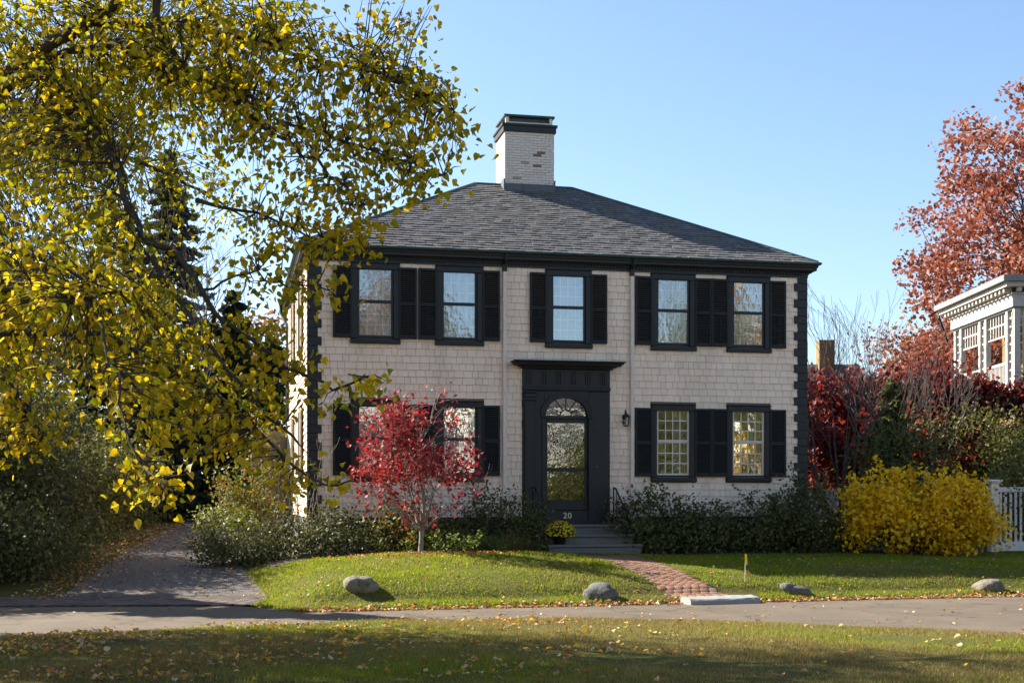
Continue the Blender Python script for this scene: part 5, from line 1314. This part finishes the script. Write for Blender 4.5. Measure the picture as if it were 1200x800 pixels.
# ------------------------------------------------------------------ trees across the lane (they light up in the window panes)
M['clapboard'] = flat_mat('white_clapboard_paint', (0.80, 0.76, 0.68), (0.74, 0.70, 0.62), 4, 0.7)
def street_house(x0, x1, y0, y1, hw, label, rooflike):
    h_ = empty('street_house', ((x0 + x1) / 2, y1, 0), label, 'house', 'pale houses across the street')
    w = (x1 - x0) / 2; dp = y1 - y0
    MB().box(-w, w, -dp, 0, -.2, hw).build('wall', M['clapboard'], h_)
    e = .4; rd = min(w, dp / 2) + e
    if rooflike == 'hip': rv_ = [(-w - e, -dp - e, hw), (w + e, -dp - e, hw), (w + e, e, hw), (-w - e, e, hw), (-w - e + rd, -dp / 2, hw + 2.4), (w + e - rd, -dp / 2, hw + 2.4)]
    else: rv_ = [(-w - e, -dp - e, hw), (w + e, -dp - e, hw), (w + e, e, hw), (-w - e, e, hw), (-w - e, -dp / 2, hw + 2.8), (w + e, -dp / 2, hw + 2.8)]
    MB().add([(x, y, z + .003) for x, y, z in rv_], [(0, 1, 5, 4), (1, 2, 5), (2, 3, 4, 5), (3, 0, 4), (3, 2, 1, 0)]).build('roof', M['slate'], h_)
    n_ = 5
    for i in range(n_):
        for z in (1.3, 4.4):
            x = -w + (i + .5) * 2 * w / n_
            if i == 2 and z < 2:
                MB().box(x - .55, x + .55, .002, .08, .3, 2.6).build('door', M['trim'], h_); continue
            f_ = MB().box(x - .55, x - .45, .002, .06, z, z + 1.6).box(x + .45, x + .55, .002, .06, z, z + 1.6).box(x - .55, x + .55, .002, .06, z + 1.602, z + 1.75).box(x - .6, x + .6, .002, .1, z - .1, z - .002).build('window', M['cream'], h_)
            MB().box(x - .448, x + .448, .002, .02, z + .002, z + 1.598).build('pane', M['glass'], f_)
            for sg in (-1, 1): MB().box(x + sg * .8 - .23, x + sg * .8 + .23, .002, .05, z, z + 1.6).build('shutter', M['shutter'], h_)
street_house(-17, -4.5, -17, -8, 7.2, 'white house across the street, farthest left of its row', 'hip')
street_house(-1.5, 11.5, -18, -8.5, 7.4, 'white house across the street facing the left windows', 'gable')
street_house(15, 27.5, -19, -9.5, 7.0, 'white house across the street facing the door', 'hip')
street_house(33, 46, -17, -7, 7.2, 'white house across the street, farthest right of its row', 'gable')
sxx = np.linspace(-60, 60, 40)
strip('street', np.stack([sxx, np.full(40, -4.0)], -1), np.stack([sxx, np.minimum(9.0, near_edge(sxx) - 2.5)], -1), 8, 0.01, M['road'], 'wide asphalt street on which the viewer stands')
ga = 'trees across the lane mirrored in the windows'
for X, Y, hh, cr, mt, lab in ((12.5, -21, 17.5, 5.0, ['rust', 'olive'], 'tall tan tree behind the houses across the street'), (20, -24, 17, 4.5, ['tan', 'olive'], 'tall straw coloured tree behind the houses across the street'),
        (40, -20, 18, 5.0, ['rust', 'gold'], 'tall golden tree behind the farthest house across the street'), (30.5, -10, 15.5, 3.8, ['olive', 'holly'], 'tall dark olive tree between two houses across the street'),
        (23.2, -6.8, 5.2, 2.0, ['olive', 'holly'], 'small olive tree across the street facing the door')):
    tree('street_tree', X, Y, hh, cr, 9000, .34, [M[m] for m in mt], lab, ga, depth=4, cl=.8, prob=[.6, .4], trunk_h=.12)
for X, Y, rx, rz_, mt, lab in ((20.2, -7.5, 2.3, 3.7, 'holly', 'dark hedge shrub across the street facing the door'), (26.8, -7.5, 2.4, 5.6, 'holly', 'tall dark hedge shrub across the street'),
        (31.2, -5.6, 3.0, 6.4, 'gold', 'golden hedge shrub across the street facing the rightmost window')):
    shrub('street_shrub', (X, Y, 0), (rx, 1.4, rz_), 7000, .22, [M[mt], M['olive']], lab, group='hedge shrubs across the lane', clumps=60, prob=[.7, .3])

# ------------------------------------------------------------------ grass and fallen leaves
def in_path(X, Y):
    r = np.zeros(len(X), bool); pol = pl + pr[::-1]; return inpoly(X, Y, pol)
def lawn_ok(X, Y):
    v = Y - far_edge(X); n_ = near_edge(X) - Y; u, w = w2loc(X, Y)
    v = v - .09 * np.abs(np.sin(X * 3.1) * np.sin(X * 1.3 + 1)) - .05 * RNG.random(len(X)); n_ = n_ - .05 * RNG.random(len(X)) + .04
    front = (v > -0.02) & (X > drive_right(Y) + .05 - .22 * RNG.random(len(X)) ** 2) & (w < np.where(u < 3.5, -2.55, -1.7)) & ~in_path(X, Y) & (Y < 32)
    slab = (X > 2.95) & (X < 4.3) & (v < .75) & (v > -.1)
    return front & ~slab, (n_ > 0.0)
def sample(n, z0, z1):                                           # ground points spread evenly over the visible fan
    Y = np.sqrt(RNG.random(n) * (z1 ** 2 - z0 ** 2) + z0 ** 2); X = Y * RNG.uniform(-.42, .42, n); return X, Y
def grass(name, n, z0, z1, which, mats, prob, hgt, wid, label):
    X, Y = sample(n, z0, z1); f_, nr = lawn_ok(X, Y); k = f_ if which == 'front' else nr; X, Y = X[k], Y[k]; n = len(X)
    if 'tuft' in name:
        kk = (Y - far_edge(X) < .45) | (X - drive_right(Y) < .3) | ((np.sin(X * 5.3 + 2 * np.sin(Y * 2.1)) * np.sin(Y * 6.1 + X) > .72))
        for bx, by in ((-2.52, 22.0), (1.48, 22.6), (5.01, 23.6), (8.73, 24.6)): kk |= ((X - bx) / .42) ** 2 + ((Y - by) / .32) ** 2 < 1
        X, Y = X[kk], Y[kk]; n = len(X)
    elif which == 'near':
        kk = (np.sin(X * 1.3 + 1.7 * np.sin(Y * .9)) + np.sin(Y * 1.9 + X * .6) + .5 * RNG.normal(size=n)) < 1.15; X, Y = X[kk], Y[kk]; n = len(X)
    e = np.clip(np.where(which == 'front', Y - far_edge(X), near_edge(X) - Y), 0, 1)
    P = np.stack([X, Y, H(X, Y) - .005], -1); ax = rnd(n) * .42 + np.array([0, 0, 1.0])
    base, tri = SH['blade']; ax, ay, nz_ = frames(ax, rnd(n)); patch = 0.8 + .35 * np.sin(X * 2.1 + np.sin(Y * 1.3)) * np.sin(Y * 1.7)
    h_ = (hgt * (0.6 + .7 * RNG.random(n)) * patch)[:, None, None]; w_ = (wid * (.7 + .6 * RNG.random(n)))[:, None, None]
    V = P[:, None] + h_ * base[None, :, 0:1] * ax[:, None] + w_ * base[None, :, 1:2] * ay[:, None]
    V = V.reshape(-1, 3); T = np.arange(3 * n).reshape(-1, 3)
    # colour patches follow where the turf is dry
    dry = (np.sin(X * .9 + 1.3 * np.sin(Y * .8)) + np.sin(Y * 1.4 + X * .5) * .8 + RNG.normal(size=n) * .8)
    thr = np.quantile(dry, prob); mi = (dry > thr).astype(int)
    return tag(np_obj(name, V, T, mats, mi=mi, kind='stuff'), label, 'grass')
grass('lawn_grass', 330000, 20.5, 32, 'front', [M['grass'], M['drygrass']], .93, .058, .011, 'bright green lawn grass in front of the house')
grass('lawn_grass_tuft', 60000, 20.5, 27, 'front', [M['grass'], M['drygrass']], .7, .085, .010, 'taller uncut grass tufts along lawn edge and stones')
grass('verge_grass', 300000, 11.8, 19.7, 'near', [M['grass'], M['drygrass']], .22, .05, .007, 'olive and dry grass of the verge nearest the viewer')
def litter(name, X, Y, size, mats, prob, label, lift=.03):
    n = len(X); P = np.stack([X, Y, H(X, Y) + lift * RNG.random(n) + .012], -1)
    V, T, k = leaves(P, rnd(n) * np.array([1, 1, .25]), rnd(n) * .35 + np.array([0, 0, 1.0]), size * (.55 + .8 * RNG.random(n)), 'heart')
    V[:, 2] += .25 * size * (RNG.random(len(V)) - .3)
    tag(np_obj(name, V, T, mats, mi=np.repeat(RNG.choice(len(mats), n, p=prob), k), kind='stuff'), label, 'leaves')
X, Y = sample(9000, 12, 19.7); k = (near_edge(X) - Y > 0) & (RNG.random(len(X)) < np.clip(.75 - (X + 4) * .10, .06, 1) * np.clip(.6 + .5 * np.sin(X * 1.9 + 2 * np.sin(Y * 1.1)) + .35 * np.sin(Y * 3.1 + X), .08, 1)); litter('fallen_leaves', X[k], Y[k], .055, [M['fallen'], M['fallen_red']], [.9, .1], 'yellow and brown leaves fallen on the near verge', .04)
X, Y = sample(2300, 20.6, 28); f_, _ = lawn_ok(X, Y); litter('fallen_leaves', X[f_], Y[f_], .04, [M['fallen'], M['fallen_red']], [.6, .4], 'small red and tan leaves scattered over the front lawn', .04)
X = RNG.uniform(-3.4, 10, 1500); Y = far_edge(X) + np.abs(RNG.normal(size=1500)) * .13 - .12; litter('fallen_leaves', X, Y, .055, [M['fallen'], M['fallen_red']], [.5, .5], 'line of dry leaves along the edge of the lane', .02)
Y = RNG.uniform(22.8, 40, 1500); X = drive_left(Y) - .25 + np.abs(RNG.normal(size=1500)) * .35 * RNG.choice([-1, 1], 1500); litter('fallen_leaves', X, Y, .055, [M['fallen'], M['fallen_red']], [.6, .4], 'brown leaves gathered along the left edge of the driveway', .02)
Y = RNG.uniform(22.8, 40, 700); X = drive_left(Y) + RNG.random(700) * (drive_right(Y) - drive_left(Y)); litter('fallen_leaves', X, Y, .05, [M['fallen'], M['fallen_red']], [.8, .2], 'scattered leaves lying on the gravel driveway', .01)
X = RNG.uniform(-7, 9, 120); Y = near_edge(X) + RNG.random(120) * (far_edge(X) - near_edge(X)); litter('fallen_leaves', X, Y, .05, [M['fallen']], [1.0], 'few single leaves lying on the asphalt lane', .01)
reseed('red litter'); X = RT.x + RNG.normal(size=420) * .95 + .35; Y = RT.y - .5 + RNG.normal(size=420) * .6; k = lawn_ok(X, Y)[0]
litter('fallen_leaves', X[k], Y[k], .05, [M['fallen_red'], M['red']], [.4, .6], 'dark red leaves dropped on the grass below the red tree', .03)
